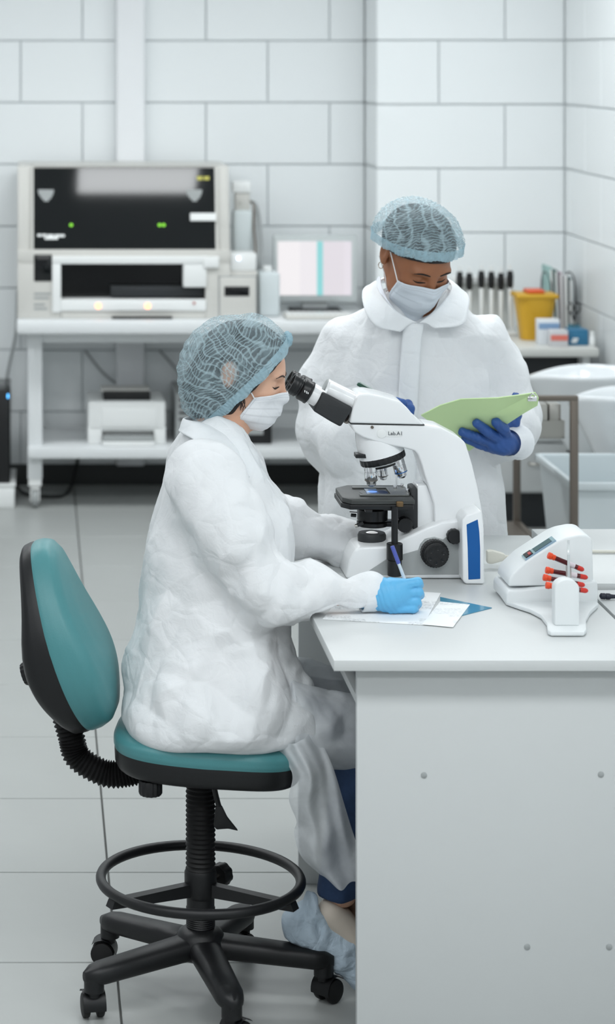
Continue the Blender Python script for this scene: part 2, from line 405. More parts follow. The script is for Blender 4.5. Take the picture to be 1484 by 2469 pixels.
# monitor
DM = 11.15
mo = thing('computer_monitor', 'flat monitor with a pale pink screen at the end of the bench', 'monitor', W(765, 770, DM))
def mbox(mb, x0, y0, x1, y1, d0, d1, bv=0.004):
    a, b = W(x0, y1, DM), W(x1, y0, DM); return mb.box((a.x, DM+d0, a.z), (b.x, DM+d1, b.z), bv)
obj('casing', mbox(MB(), 660, 568, 862, 728, 0.0, 0.05, 0.006), mat('pale_grey_casing', (196, 202, 202), 0.4), mo)
def screen_mat():
    m = bpy.data.materials.new('lit_screen'); m.use_nodes = True; nt = m.node_tree; b = nt.nodes['Principled BSDF']
    tc = nt.nodes.new('ShaderNodeTexCoord'); sx = nt.nodes.new('ShaderNodeSeparateXYZ'); nt.links.new(tc.outputs['Generated'], sx.inputs[0])
    r = nt.nodes.new('ShaderNodeValToRGB'); r.color_ramp.interpolation = 'CONSTANT'
    e = r.color_ramp.elements; e[0].color = rgb((244, 240, 242)); e[1].position = 0.30; e[1].color = rgb((238, 234, 238))
    for p, c in ((0.53, (140, 214, 216)), (0.61, (226, 220, 227)), (0.9, (230, 224, 232))): q = e.new(p); q.color = rgb(c)
    nt.links.new(sx.outputs['X'], r.inputs[0]); nt.links.new(r.outputs[0], b.inputs['Emission Color']); b.inputs['Emission Strength'].default_value = 0.75
    b.inputs['Base Color'].default_value = (0.05, 0.05, 0.05, 1); b.inputs['Roughness'].default_value = 0.3
    return m
scn = obj('screen', mbox(MB(), 670, 582, 848, 712, -0.003, 0.0, 0), screen_mat(), mo)
a = W(680, 730, DM); b = W(830, 730, DM)
obj('stand', MB().box((W(730, 0, DM).x, DM+0.01, 0.884), (W(790, 0, DM).x, DM+0.04, W(0, 726, DM).z)), m_gplast, mo)
obj('foot', MB().box((W(700, 0, DM).x, DM-0.12, 0.879), (W(822, 0, DM).x, DM+0.1, 0.892), 0.004), m_dark, mo)
ky = thing('keyboard', 'pale keyboard lying in front of the monitor', 'keyboard', (W(750, 0, 10.9).x, 10.9, 0.879))
mb = MB().box((W(685, 0, 10.9).x, 10.80, 0.879), (W(845, 0, 10.9).x, 10.95, 0.897), 0.004); kb = obj('key_tray', mb, m_cplast, ky)
mb = MB()
for r_ in range(4):
    for c_ in range(12):
        x = W(690, 0, 10.9).x+c_*0.0245; y = 10.815+r_*0.031; mb.box((x, y, 0.897), (x+0.02, y+0.025, 0.903))
obj('keys', mb, m_wplast, kb)['kind'] = 'stuff'

# printer on the shelf
DP = 10.95
pr = thing('laser_printer', 'small white laser printer on the low shelf of the bench', 'printer', W(306, 1075, DP))
pr.location.z = 0.285; WM[pr.name] = Matrix.Translation(pr.location)
def pbox(mb, x0, y0, x1, y1, d0, d1, bv=0.005):
    a, b = W(x0, y1, DP), W(x1, y0, DP); return mb.box((a.x, DP+d0, max(0.2855, a.z)), (b.x, DP+d1, b.z), bv)
mb = MB(); pbox(mb, 212, 968, 400, 1040, 0, 0.36, 0.012); pbox(mb, 212, 1030, 246, 1078, 0, 0.36); pbox(mb, 372, 1030, 400, 1078, 0, 0.36); pbox(mb, 246, 1035, 372, 1078, 0.05, 0.36)
obj('casing', mb, m_wplast, pr)
mb = MB(); pbox(mb, 244, 985, 380, 1030, -0.006, 0.004); obj('front_cover', mb, m_wplast, pr)
mb = MB(); pbox(mb, 250, 950, 364, 970, 0.04, 0.2, 0.003); obj('output_recess', mb, m_black, pr)
mb = MB(); pbox(mb, 246, 946, 364, 954, 0.10, 0.24, 0.003); obj('output_flap', mb, m_cplast, pr)
mb = MB(); pbox(mb, 248, 1050, 370, 1063, -0.03, 0.04, 0.003); obj('tray_slot', mb, m_gplast, pr)
mb = MB(); pbox(mb, 246, 1062, 372, 1078, -0.05, 0.04, 0.004); obj('paper_tray', mb, m_wplast, pr)

def shelf_box(name, lab, cat, x0, y0, x1, y1, d, dep, m, extra=None, z=0.285):
    t = thing(name, lab, cat, (W((x0+x1)/2, 0, d).x, d+dep/2, z+0.0005))
    a, b = W(x0, y1, d), W(x1, y0, d)
    mb = MB().box((a.x, d, z+0.0005), (b.x, d+dep, b.z), 0.005); obj('casing', mb, m, t)
    if extra: extra(t, a, b, d)
    return t
def ex1(t, a, b, d):
    mb = MB(); mb.box((a.x+0.04, d-0.003, 0.33), (b.x-0.04, d+0.001, 0.36)); obj('label_plate', mb, m_gplast, t)
    mb = MB(); mb.cyl((b.x-0.02, d+0.001, b.z-0.02), (b.x-0.02, d-0.004, b.z-0.02), 0.006); obj('button', mb, m_gplast, t)
shelf_box('power_unit', 'black power supply box on the shelf behind the seated person', 'box', 570, 1000, 656, 1076, 10.96, 0.3, m_black, ex1)
def ex2(t, a, b, d):
    mb = MB()
    for k in range(5): mb.box((a.x+0.015, d-0.002, a.z+0.12+k*0.03), (b.x-0.015, d+0.001, a.z+0.13+k*0.03))
    obj('vent_slots', mb, m_black, t)
shelf_box('computer_tower', 'grey computer tower on the shelf beside the printer', 'computer', 424, 948, 520, 1076, 10.98, 0.4, m_gplast, ex2)

# pc tower at the left edge on a white crate
cr = thing('low_stand', 'white low stand on the floor at the left edge', 'stand', (-0.17, 11.05, 0))
obj('box_shell', MB().box((-0.36, 10.9, 0), (-0.095, 11.3, 0.10), 0.006), m_wplast, cr)
obj('top_lip', MB().box((-0.365, 10.895, 0.1005), (-0.09, 11.305, 0.112), 0.003), m_wplast, cr)
pc = thing('computer_tower', 'black computer tower with a blue light on the white low stand', 'computer', (-0.22, 11.05, 0.112))
obj('casing', MB().box((-0.34, 10.92, 0.1125), (-0.115, 11.29, 0.545), 0.006), m_blackgl, pc)
obj('front_panel', MB().box((-0.33, 10.913, 0.125), (-0.125, 10.9195, 0.535), 0.002), m_black, pc)
obj('indicator_light', MB().box((-0.129, 10.910, 0.505), (-0.122, 10.9135, 0.525)), mat('blue_power_light', (90, 170, 230), 0.4, emit=(80, 170, 240), estr=2.5), pc)
# cables on the wall and the floor
o = obj('power_cable', MB().tube(smooth_path([W(42, 700, 11.45), W(38, 800, 11.46), W(22, 880, 11.46), W(8, 960, 11.45), W(5, 1010, 11.35)], 6), 0.007, 8), m_gplast); tag(o, 'grey cable running down the tiled wall to the black tower', 'cable')
o = obj('power_cable', MB().tube(smooth_path([W(205, 845, 11.46), W(250, 900, 11.46), W(310, 948, 11.46), W(330, 975, 11.42)], 6), 0.006, 8), m_gplast); tag(o, 'grey cable slanting down the wall to the printer', 'cable')
o = obj('power_cable', MB().tube(smooth_path([W(385, 845, 11.46), W(425, 890, 11.46), W(450, 930, 11.44), W(455, 960, 11.42)], 6), 0.006, 8), m_gplast); tag(o, 'grey cable slanting behind the seated person\'s blue cap', 'cable')
o = obj('floor_cable', MB().tube(smooth_path([(-0.1, 11.25, 0.06), (-0.05, 11.2, 0.012), (0.1, 11.15, 0.008), (0.16, 11.3, 0.008), (0.2, 11.45, 0.1), (0.22, 11.46, 0.22)], 6), 0.008, 8), m_rubber); tag(o, 'black cable trailing across the floor under the bench', 'cable')

# ------------------------------------------------------------------ right counter
ct = thing('side_counter', 'pale counter against the tiled wall on the right', 'counter', (2.0, 10.65, 0))
obj('worktop', MB().box((1.61, 10.2, 0.785), (2.43, 11.07, 0.825), 0.008), mat('beige_worktop', (205, 206, 202), 0.45), ct)
obj('apron_panel', MB().box((1.63, 10.34, 0.62), (2.40, 10.36, 0.785)), m_dark, ct)
obj('side_panel', MB().box((2.37, 10.25, 0.0), (2.40, 11.05, 0.785)), m_desk, ct)
obj('side_panel', MB().box((1.63, 10.37, 0.0), (1.66, 11.05, 0.785)), m_desk, ct)
dp = thing('drawer_unit', 'white drawer unit under the side counter', 'cabinet', (1.95, 10.6, 0))
obj('carcass', MB().box((1.68, 10.42, 0.16), (2.34, 10.98, 0.61), 0.003), m_desk, dp)
obj('plinth', MB().box((1.70, 10.46, 0.0), (2.32, 10.95, 0.16)), m_dark, dp)
for z0, z1 in ((0.17, 0.38), (0.39, 0.60)):
    d_ = obj('drawer', MB().box((1.685, 10.40, z0), (2.335, 10.419, z1), 0.003), m_desk, dp)
    zc = (z0+z1)/2+0.02
    obj('handle', MB().tube(smooth_path([(2.17, 10.40, zc), (2.175, 10.375, zc), (2.25, 10.37, zc), (2.325, 10.375, zc), (2.33, 10.40, zc)], 4), 0.006, 8), m_steel, d_)

# pipette stand and pipettes
DPi = 10.72; ZC = 0.8255
ps = thing('pipette_stand', 'white upright pipette rack on the side counter', 'rack', (2.03, DPi, ZC))
x0, x1 = W(1092, 0, DPi).x, W(1234, 0, DPi).x
obj('base_plate', MB().box((x0-0.02, DPi-0.08, ZC), (x1+0.012, DPi+0.1, ZC+0.015), 0.005), m_wplast, ps)
obj('rail', MB().box((x0-0.005, DPi-0.025, 1.055), (x1+0.005, DPi+0.025, 1.085), 0.005), m_wplast, ps)
for x in (x0, x1): obj('post', MB().box((x-0.008, DPi-0.02, ZC+0.014), (x+0.008, DPi+0.02, 1.056), 0.003), m_wplast, ps)
obj('back_panel', MB().box((x0, DPi+0.03, ZC+0.014), (x1, DPi+0.038, 1.05)), mat('frosted_panel', (205, 208, 206), 0.5), ps)
pip0 = None
for k, px in enumerate((1105, 1128, 1157, 1181, 1204, 1226)):
    loc = (W(px, 0, DPi).x, DPi-0.045, 0.86)
    lab = ['leftmost pipette on the white rack', 'second pipette from the left on the white rack', 'third pipette from the left on the white rack', 'third pipette from the right on the white rack', 'second pipette from the right on the white rack', 'rightmost pipette on the white rack next to the yellow bin'][k]
    if pip0 is None:
        pip0 = thing('pipette', lab, 'pipette', loc, 0, 'pipettes hanging on the rack'); x, y, z = loc
        obj('grip', MB().tube([(x, y, z+0.17), (x, y, z+0.185), (x, y, z+0.225), (x, y, z+0.25)], [0.009, 0.014, 0.016, 0.012], 12), m_black, pip0)
        obj('shaft', MB().tube([(x, y, z), (x, y, z+0.05), (x, y, z+0.12), (x, y, z+0.172)], [0.003, 0.005, 0.009, 0.010], 12), m_wplast, pip0)
        obj('plunger', MB().cyl((x, y, z+0.249), (x, y, z+0.265), 0.004).cyl((x, y, z+0.264), (x, y, z+0.275), 0.008, bev=0.002), m_wplast, pip0)
        obj('finger_hook', MB().box((x-0.006, y, z+0.232), (x+0.006, y+0.035, z+0.24), 0.002), m_gplast, pip0)
    else:
        c = copy_thing(pip0, (loc[0], loc[1], loc[2]+(0.0, -0.006, 0.004)[k % 3]), None, lab)

# yellow waste bin
yb = thing('sharps_bin', 'yellow plastic sharps bin with a red lid on the side counter', 'bin', (2.218, 10.52, ZC))
m_yel = mat('yellow_bin_plastic', (206, 160, 42), 0.45, vary=0.06, vscale=20)
def binf(u, v):
    a = u*2*PI; ex = 0.55
    r = 0.062+0.027*v
    c, s_ = math.cos(a), math.sin(a)
    return Vector((2.218+r*math.copysign(abs(c)**ex, c), 10.52+0.9*r*math.copysign(abs(s_)**ex, s_), ZC+0.0005+v*0.195))
mb = MB().grid(binf, 40, 10, True); mb.bm.faces.new([v for v in mb.bm.verts[:40]]); obj('bin_body', mb, m_yel, yb)
mb = MB().box((2.126, 10.437, ZC+0.185), (2.310, 10.603, ZC+0.205), 0.006); obj('bin_rim', mb, m_yel, yb)
mb = MB().box((2.175, 10.47, ZC+0.205), (2.255, 10.57, ZC+0.222), 0.008, 3); obj('lid', mb, mat('red_orange_lid', (214, 92, 48), 0.4), yb)
mb = MB().cyl((2.285, 10.452, ZC+0.07), (2.285, 10.438, ZC+0.07), 0.012); obj('latch', mb, m_dark, yb)

# file rack with folders
fr = thing('file_rack', 'dark wire file rack standing in the corner of the side counter', 'rack', (2.39, 10.82, ZC))
mb = MB()
for x in (2.335, 2.445):
    mb.tube(smooth_path([(x, 10.72, ZC+0.004), (x, 10.72, ZC+0.2), (x, 10.78, ZC+0.26), (x, 10.88, ZC+0.26), (x, 10.92, ZC+0.2), (x, 10.92, ZC+0.004)], 5), 0.004, 8)
mb.box((2.331, 10.715, ZC), (2.449, 10.925, ZC+0.008)); obj('wire_frame', mb, m_black, fr)
fc = [((150, 186, 182), 'pale teal'), ((118, 140, 138), 'grey-green'), ((176, 160, 170), 'dusty pink'), ((222, 226, 226), 'white'), ((96, 110, 112), 'slate grey')]
for k, (c, nm) in enumerate(fc):
    x = 2.352+k*0.019
    t = thing('document_folder', nm+' folder standing in the file rack', 'folder', (x, 10.82, ZC+0.009), 0, 'folders in the file rack')
    lean = -0.05+0.012*k
    M_ = Matrix.Translation((x, 10.82, ZC+0.009)) @ Matrix.Shear('YZ', 4, (0, 0)) 
    sh_ = Matrix.Identity(4); sh_[0][2] = lean; M2 = Matrix.Translation((x, 10.82, ZC+0.009)) @ sh_
    obj('cover', MB().box((-0.006, -0.085, 0), (0.006, 0.085, 0.29-0.012*k), 0.002, M=M2), mat('folder_%d' % k, c, 0.5), t)
    obj('sheets', MB().box((-0.004, -0.080, 0.004), (0.004, -0.0853, 0.28-0.012*k), 0, M=M2), m_wplast, t)
# boxes in front
def carton(lab, x0, y0, x1, y1, d, dep, c1, c2, band, cat='box', name='supply_box'):
    a, b = W(x0, y1, d), W(x1, y0, d); z0 = ZC; h = (y1-y0)*d/F
    t = thing(name, lab, cat, ((a.x+b.x)/2, d+dep/2, z0))
    bd = obj('carton', MB().box((a.x, d, z0), (b.x, d+dep, z0+h), 0.002), mat('card_'+lab[:12], c1, 0.5), t)
    if band:
        obj('printed_band', MB().box((a.x+0.002, d-0.0012, z0+h*band[0]), (b.x-0.002, d+0.0003, z0+h*band[1])), mat('band_'+lab[:12], c2, 0.5), t)
    return t, bd, a, b
carton('tall white box with a blue stripe in front of the yellow bin', 1299, 775, 1351, 836, 10.31, 0.06, (222, 226, 230), (130, 160, 195), (0.62, 0.86))
carton('small white box with a red stripe beside the blue box', 1328, 798, 1371, 838, 10.235, 0.06, (205, 205, 207), (222, 120, 105), (0.38, 0.72))
t, bd, a, b = carton('blue glove box beside the red-striped box', 1373, 800, 1420, 837, 10.29, 0.10, (48, 112, 148), (205, 225, 232), None)
mb = MB(); mb.box((a.x+0.010, 10.2885, ZC+0.012), (a.x+0.035, 10.2905, ZC+0.022)).box((a.x+0.016, 10.2885, ZC+0.024), (a.x+0.04, 10.2905, ZC+0.032)); obj('printed_mark', mb, m_wplast, t)
vb = thing('small_bottle', 'small white bottle at the right end of the side counter', 'bottle', (W(1428, 0, 10.29).x, 10.29, ZC))
x = W(1429, 0, 10.29).x
obj('bottle_body', MB().lathe([(0.010, 0), (0.012, 0.002), (0.012, 0.035), (0.008, 0.042), (0.008, 0.046)], (x, 10.29, ZC+0.0005), n=16), m_wplast, vb)
obj('cap', MB().lathe([(0.009, 0), (0.009, 0.012), (0.007, 0.014)], (x, 10.29, ZC+0.046), n=16), m_wplast, vb)
sc_ = thing('scissors', 'black-handled scissors standing in the blue cup', 'scissors', (W(1385, 0, 10.45).x, 10.45, ZC+0.01))
x, y = W(1385, 0, 10.45).x, 10.45
mb = MB()
for s_ in (-1, 1):
    cpt = Vector((x+s_*0.016, y, ZC+0.145))
    mb.tube([cpt+Vector((0.012*math.cos(a), 0, 0.022*math.sin(a))) for a in np.linspace(0, 2*PI, 17)[:-1]], 0.0035, 6, closed=True)
    mb.tube([(x+s_*0.012, y, ZC+0.124), (x-s_*0.002, y, ZC+0.09)], 0.004, 6)
obj('handles', mb, m_black, sc_)
mb = MB().box((x-0.006, y-0.001, ZC+0.02), (x+0.001, y+0.001, ZC+0.095)).box((x-0.001, y-0.003, ZC+0.02), (x+0.006, y-0.0012, ZC+0.095)); obj('blades', mb, m_steel, sc_)
cu = thing('desk_cup', 'teal blue cup holding scissors behind the glove box', 'cup', (x, y, ZC))
obj('cup_wall', MB().lathe([(0.024, 0), (0.027, 0.002), (0.029, 0.068), (0.026, 0.068), (0.024, 0.006)], (x, y, ZC+0.0005), n=24), mat('teal_cup', (70, 128, 148), 0.35), cu)
obj('cup_rim', MB().tube([(x+0.0275*math.cos(a), y+0.0275*math.sin(a), ZC+0.069) for a in np.linspace(0, 2*PI, 25)[:-1]], 0.002, 6, closed=True), MATS['teal_cup'], cu)

# ------------------------------------------------------------------ wash basins, trolley, tub
def basin(cx, cy, R, z, lab):
    t = thing('wash_basin', lab, 'basin', (cx, cy, 0), 0, 'ceramic basins on the right wall')
    def bowl(u, v):
        a = u*2*PI
        prof = [(0.03, -0.36), (0.10, -0.345), (0.30, -0.30), (0.62, -0.17), (0.88, -0.05), (0.985, -0.006), (1.0, 0.004), (0.985, 0.016), (0.95, 0.018), (0.90, 0.004), (0.80, -0.05), (0.6, -0.12), (0.3, -0.17), (0.03, -0.18)]
        i = v*(len(prof)-1); k = min(int(i), len(prof)-2); f = i-k
        r = prof[k][0]*(1-f)+prof[k+1][0]*f; zz = prof[k][1]*(1-f)+prof[k+1][1]*f
        dip = -0.035*max(0, -math.cos(a+0.5))**3*(r**3)
        return Vector((cx+r*R*1.1*math.cos(a), cy+r*R*0.95*math.sin(a), z+zz+dip))
    obj('bowl', MB().grid(bowl, 48, 28, True), m_ceram, t, angle=80)
    obj('wall_bracket', MB().box((cx+R*0.55, cy-0.05, z-0.2), (XR-0.002, cy+0.05, z-0.12), 0.01), m_ceram, t)
    obj('drain', MB().cyl((cx, cy, z-0.178), (cx, cy, z-0.172), 0.022), m_chrome, t)
basin(2.215, 9.55, 0.215, 0.80, 'white ceramic wash basin further back by the right wall')
basin(2.218, 8.95, 0.185, 0.80, 'white ceramic wash basin nearer the camera by the right wall')

tr = thing('steel_trolley', 'tubular steel trolley with a hanging tray behind the standing person', 'trolley', (1.6, 8.45, 0))
def post(x, y): obj('post', MB().box((x-0.013, y-0.013, 0.05), (x+0.013, y+0.013, 0.925), 0.003), m_dsteel, tr)
for x in (1.36, 1.82):
    for y in (8.0, 8.95): 
        if x > 1.5 and y > 8.5: obj('post', MB().box((x-0.013, y-0.013, 0.05), (x+0.013, y+0.013, 0.66), 0.003), m_dsteel, tr)
        else: post(x, y)
obj('top_rail', MB().box((1.347, 7.987, 0.922), (1.833, 8.013, 0.94), 0.003), m_dsteel, tr)
obj('lower_shelf', MB().box((1.375, 8.02, 0.315), (1.805, 8.935, 0.33)), m_dsteel, tr)
for x in (1.36, 1.82): obj('lower_rail', MB().box((x-0.012, 8.0, 0.30), (x+0.012, 8.95, 0.33)), m_dsteel, tr)
for x in (1.36, 1.82):
    for y in (8.0, 8.95): obj('caster', MB().cyl((x-0.012, y, 0.028), (x+0.012, y, 0.028), 0.028, bev=0.004).cyl((x, y, 0.028), (x, y, 0.06), 0.008), m_rubber, tr)
def trayf(mb):
    a = (1.40, 8.03, 0.775); b = (1.80, 8.5, 0.86)
    mb.box((1.40, 8.03, 0.79), (1.795, 8.5, 0.795)); mb.box((1.40, 8.03, 0.79), (1.795, 8.036, 0.85)); mb.box((1.40, 8.494, 0.79), (1.795, 8.5, 0.85)); mb.box((1.40, 8.03, 0.79), (1.406, 8.5, 0.85)); mb.box((1.789, 8.03, 0.79), (1.795, 8.5, 0.85))
    return mb
obj('tray', trayf(MB()), m_steel, tr)
for k in range(2):
    x = 1.70+k*0.045
    o = thing('drawer_box', ['left small steel box hanging at the trolley tray', 'right small steel box hanging at the trolley tray'][k], 'box', (x+0.02, 8.05, 0.855), 0, 'steel boxes on the trolley')
    obj('box_shell', MB().box((x, 8.04, 0.7955), (x+0.04, 8.2, 0.905), 0.003), m_steel, o)
    obj('label_plate', MB().box((x+0.006, 8.0375, 0.83), (x+0.034, 8.0405, 0.85)), m_gplast, o)

tubm = mat('milky_plastic_tub', (214, 223, 226), 0.35, vary=0.02)
tu = thing('storage_tub', 'large milky white plastic tub on the floor below the basins', 'tub', (2.12, 8.5, 0))
tx0, tx1, ty0, ty1, tz = 1.86, 2.43, 8.16, 8.74, 0.61
mb = MB()
o_ = [(tx0+0.05, ty0+0.05, 0.006), (tx1-0.05, ty0+0.05, 0.006), (tx1-0.05, ty1-0.05, 0.006), (tx0+0.05, ty1-0.05, 0.006), (tx0, ty0, tz), (tx1, ty0, tz), (tx1, ty1, tz), (tx0, ty1, tz)]
i_ = [(tx0+0.058, ty0+0.058, 0.016), (tx1-0.058, ty0+0.058, 0.016), (tx1-0.058, ty1-0.058, 0.016), (tx0+0.058, ty1-0.058, 0.016), (tx0+0.008, ty0+0.008, tz), (tx1-0.008, ty0+0.008, tz), (tx1-0.008, ty1-0.008, tz), (tx0+0.008, ty1-0.008, tz)]
fs = [(0, 3, 2, 1)]+[(k, (k+1) % 4, (k+1) % 4+4, k+4) for k in range(4)]
mb.raw(o_+i_, fs+[(8, 9, 10, 11)]+[(k+8, k+12, (k+1) % 4+12, (k+1) % 4+8) for k in range(4)]+[(k+4, (k+1) % 4+4, (k+1) % 4+12, k+12) for k in range(4)])
obj('tub_body', mb, tubm, tu)
mb = MB(); r_ = 0.014
mb.box((tx0-r_, ty0-r_, tz-0.02), (tx1+r_, ty0+0.006, tz+0.008), 0.005).box((tx0-r_, ty1-0.006, tz-0.02), (tx1+r_, ty1+r_, tz+0.008), 0.005).box((tx0-r_, ty0-r_, tz-0.02), (tx0+0.006, ty1+r_, tz+0.008), 0.005).box((tx1-0.006, ty0-r_, tz-0.02), (tx1+r_, ty1+r_, tz+0.008), 0.005)
obj('rim', mb, tubm, tu)
# ------------------------------------------------------------------ desks
ZD = 0.87
def on_desk(x, y, z=ZD):             # a photo point on the desk surface
    d = F*(H-z)/(y-CY); return Vector(((x-CX)*d/F, d, z))
dk = thing('work_desk', 'large light grey laminate desk the seated person works at', 'desk', (0.93, 5.4, 0))
obj('desktop', MB().box((0.604, 4.79, ZD-0.022), (1.258, 6.03, ZD), 0.0015), m_desk, dk)
fp = obj('end_panel', MB().box((0.657, 4.835, 0.0), (1.235, 4.857, ZD-0.022), 0.001), m_desk, dk)
obj('end_panel', MB().box((0.665, 5.98, 0.0), (1.235, 6.002, ZD-0.022), 0.001), m_desk, dk)
obj('back_panel', MB().box((1.213, 4.857, 0.15), (1.235, 5.98, ZD-0.022), 0.001), m_desk, dk)
obj('apron_rail', MB().box((0.672, 4.857, 0.735), (0.690, 5.98, 0.753), 0.001), m_desk, dk)
for (x, y) in ((1023, 1869), (1450, 1867), (1272, 2283), (1470, 2283)):
    p = W(x, y, 4.835); obj('screw_cap', MB().lathe([(0.0065, 0.0), (0.0062, 0.0012), (0.004, 0.0022)], p, (0, -1, 0), 16), m_gplast, fp)
d2 = thing('back_desk', 'second grey desk behind the tube rotator, slightly raised', 'desk', (1.6, 5.75, 0))
obj('desktop', MB().box((1.268, 5.43, ZD-0.010), (1.95, 6.05, ZD+0.012), 0.0015), m_desk, d2)
obj('end_panel', MB().box((1.30, 6.0, 0), (1.92, 6.022, ZD-0.011), 0.001), m_desk, d2)
obj('end_panel', MB().box((1.30, 5.46, 0), (1.92, 5.482, ZD-0.011), 0.001), m_desk, d2)
d3 = thing('side_desk', 'third grey desk at the right edge beside the tube rotator', 'desk', (1.6, 5.1, 0))
obj('desktop', MB().box((1.266, 4.79, ZD-0.022), (1.95, 5.418, ZD), 0.0015), m_desk, d3)
obj('end_panel', MB().box((1.30, 4.835, 0), (1.92, 4.857, ZD-0.023), 0.001), m_desk, d3)
obj('end_panel', MB().box((1.30, 5.38, 0), (1.92, 5.402, ZD-0.023), 0.001), m_desk, d3)

# papers, set square
def print_mat(name, base, ink, sx, sy, dens):
    m = bpy.data.materials.new(name); m.use_nodes = True; nt = m.node_tree; b = nt.nodes['Principled BSDF']; L = nt.links
    tc = nt.nodes.new('ShaderNodeTexCoord'); mp = nt.nodes.new('ShaderNodeMapping'); mp.inputs['Scale'].default_value = (sx, sy, 1)
    L.new(tc.outputs['Object'], mp.inputs[0])
    br = nt.nodes.new('ShaderNodeTexBrick'); br.inputs['Color1'].default_value = (0, 0, 0, 1); br.inputs['Color2'].default_value = (1, 1, 1, 1); br.inputs['Mortar'].default_value = (1, 1, 1, 1)
    br.inputs['Scale'].default_value = 1; br.inputs['Mortar Size'].default_value = 0.045; br.offset = 0.37; br.inputs['Bias'].default_value = dens
    L.new(mp.outputs[0], br.inputs[0])
    nz = nt.nodes.new('ShaderNodeTexBrick'); nz.inputs['Color1'].default_value = (0, 0, 0, 1); nz.inputs['Color2'].default_value = (1, 1, 1, 1); nz.inputs['Mortar'].default_value = (1, 1, 1, 1)
    nz.inputs['Scale'].default_value = 9; nz.inputs['Mortar Size'].default_value = 0.02; L.new(tc.outputs['Object'], nz.inputs[0])
    g = nt.nodes.new('ShaderNodeMath'); g.operation = 'GREATER_THAN'; g.inputs[1].default_value = 0.5; L.new(nz.outputs['Color'], g.inputs[0])
    mx = nt.nodes.new('ShaderNodeMath'); mx.operation = 'MAXIMUM'; L.new(br.outputs['Color'], mx.inputs[0]); L.new(g.outputs[0], mx.inputs[1])
    cr_ = nt.nodes.new('ShaderNodeMix'); cr_.data_type = 'RGBA'; cr_.inputs[6].default_value = rgb(ink); cr_.inputs[7].default_value = rgb(base)
    L.new(mx.outputs[0], cr_.inputs[0]); L.new(cr_.outputs[2], b.inputs['Base Color']); b.inputs['Roughness'].default_value = 0.7
    return m
m_form = print_mat('printed_form', (240, 242, 243), (110, 115, 120), 120, 150, 0.2)
m_card = print_mat('printed_card', (242, 244, 244), (130, 135, 140), 160, 160, 0.3)
def sheet(name, pix, z, m, th, lab, cat):
    pts = [on_desk(x, y) for x, y in pix]
    o = obj(name, MB().prism([(p.x, p.y) for p in pts], z, z+th, 'xy'), m); return tag(o, lab, cat)
sheet('paper_form', [(778, 1494), (1022, 1508), (1064, 1431), (930, 1422), (810, 1455)], ZD+0.0006, m_form, 0.0006, 'printed white form under the writing hand', 'paper')
sheet('set_square', [(1062, 1441), (1187, 1467), (1065, 1498)], ZD+0.0002, mat('clear_blue_plastic', (100, 176, 208), 0.15, trans=0.35), 0.0016, 'transparent blue triangular set square under the small card', 'ruler')
sheet('paper_card', [(1062, 1453), (1134, 1460), (1093, 1515), (1018, 1508)], ZD+0.0021, m_card, 0.0004, 'small printed white card lying over the blue set square', 'paper')

# ------------------------------------------------------------------ the stool chair
CXh, CYh = 0.368, 5.27
RZ = math.radians(-8)
ch = thing('lab_chair', 'teal and black swivel lab chair with a foot ring', 'chair', (CXh, CYh, 0), RZ)
CM = WM[ch.name]
def L2(p): return CM @ Vector(p)
def sup(u, ax, ay, e):               # superellipse outline
    a = u*2*PI; c, s = math.cos(a), math.sin(a)
    return ax*math.copysign(abs(c)**e, c), ay*math.copysign(abs(s)**e, s)
# seat: cushion and black shell
def seat_pt(u, r, z, cush):
    x, y = sup(u, 0.210, 0.185, 0.62)
    x, y = x*r, y*r
    return x, y
def cushion(u, v):
    prof = [(0.985, -0.002), (1.0, 0.008), (0.998, 0.022), (0.97, 0.031), (0.90, 0.038), (0.75, 0.040), (0.5, 0.037), (0.25, 0.034), (0.02, 0.033)]
    i = v*(len(prof)-1); k = min(int(i), len(prof)-2); f = i-k
    r = prof[k][0]*(1-f)+prof[k+1][0]*f; z = prof[k][1]*(1-f)+prof[k+1][1]*f
    x, y = seat_pt(u, r, z, True)
    z += 0.012*(-(x/0.215))*r*r if x < 0 else -0.014*(x/0.215)**2
    return L2((x+0.02, y, 0.560+z))
mb = MB().grid(cushion, 72, 26, True); mb.bm.verts.ensure_lookup_table(); mb.bm.faces.new([mb.bm.verts[25*72+k] for k in range(72)])
seat = obj('seat', mb, m_teal, ch, angle=80)
def shell(u, v):
    prof = [(0.02, -0.048), (0.5, -0.050), (0.85, -0.050), (0.95, -0.044), (0.985, -0.030), (0.992, -0.006), (0.985, 0.003)]
    i = v*(len(prof)-1); k = min(int(i), len(prof)-2); f = i-k
    r = prof[k][0]*(1-f)+prof[k+1][0]*f; z = prof[k][1]*(1-f)+prof[k+1][1]*f
    x, y = seat_pt(u, r, z, False)
    z += 0.012*(-(x/0.215))*r*r if x < 0 else -0.014*(x/0.215)**2
    return L2((x+0.02, y, 0.560+z))
obj('seat_shell', MB().grid(shell, 72, 16, True), m_black, ch, angle=60)
obj('seat_mechanism', MB().box((-0.10, -0.05, 0.495), (0.10, 0.05, 0.515), 0.006, M=CM), m_black, ch)
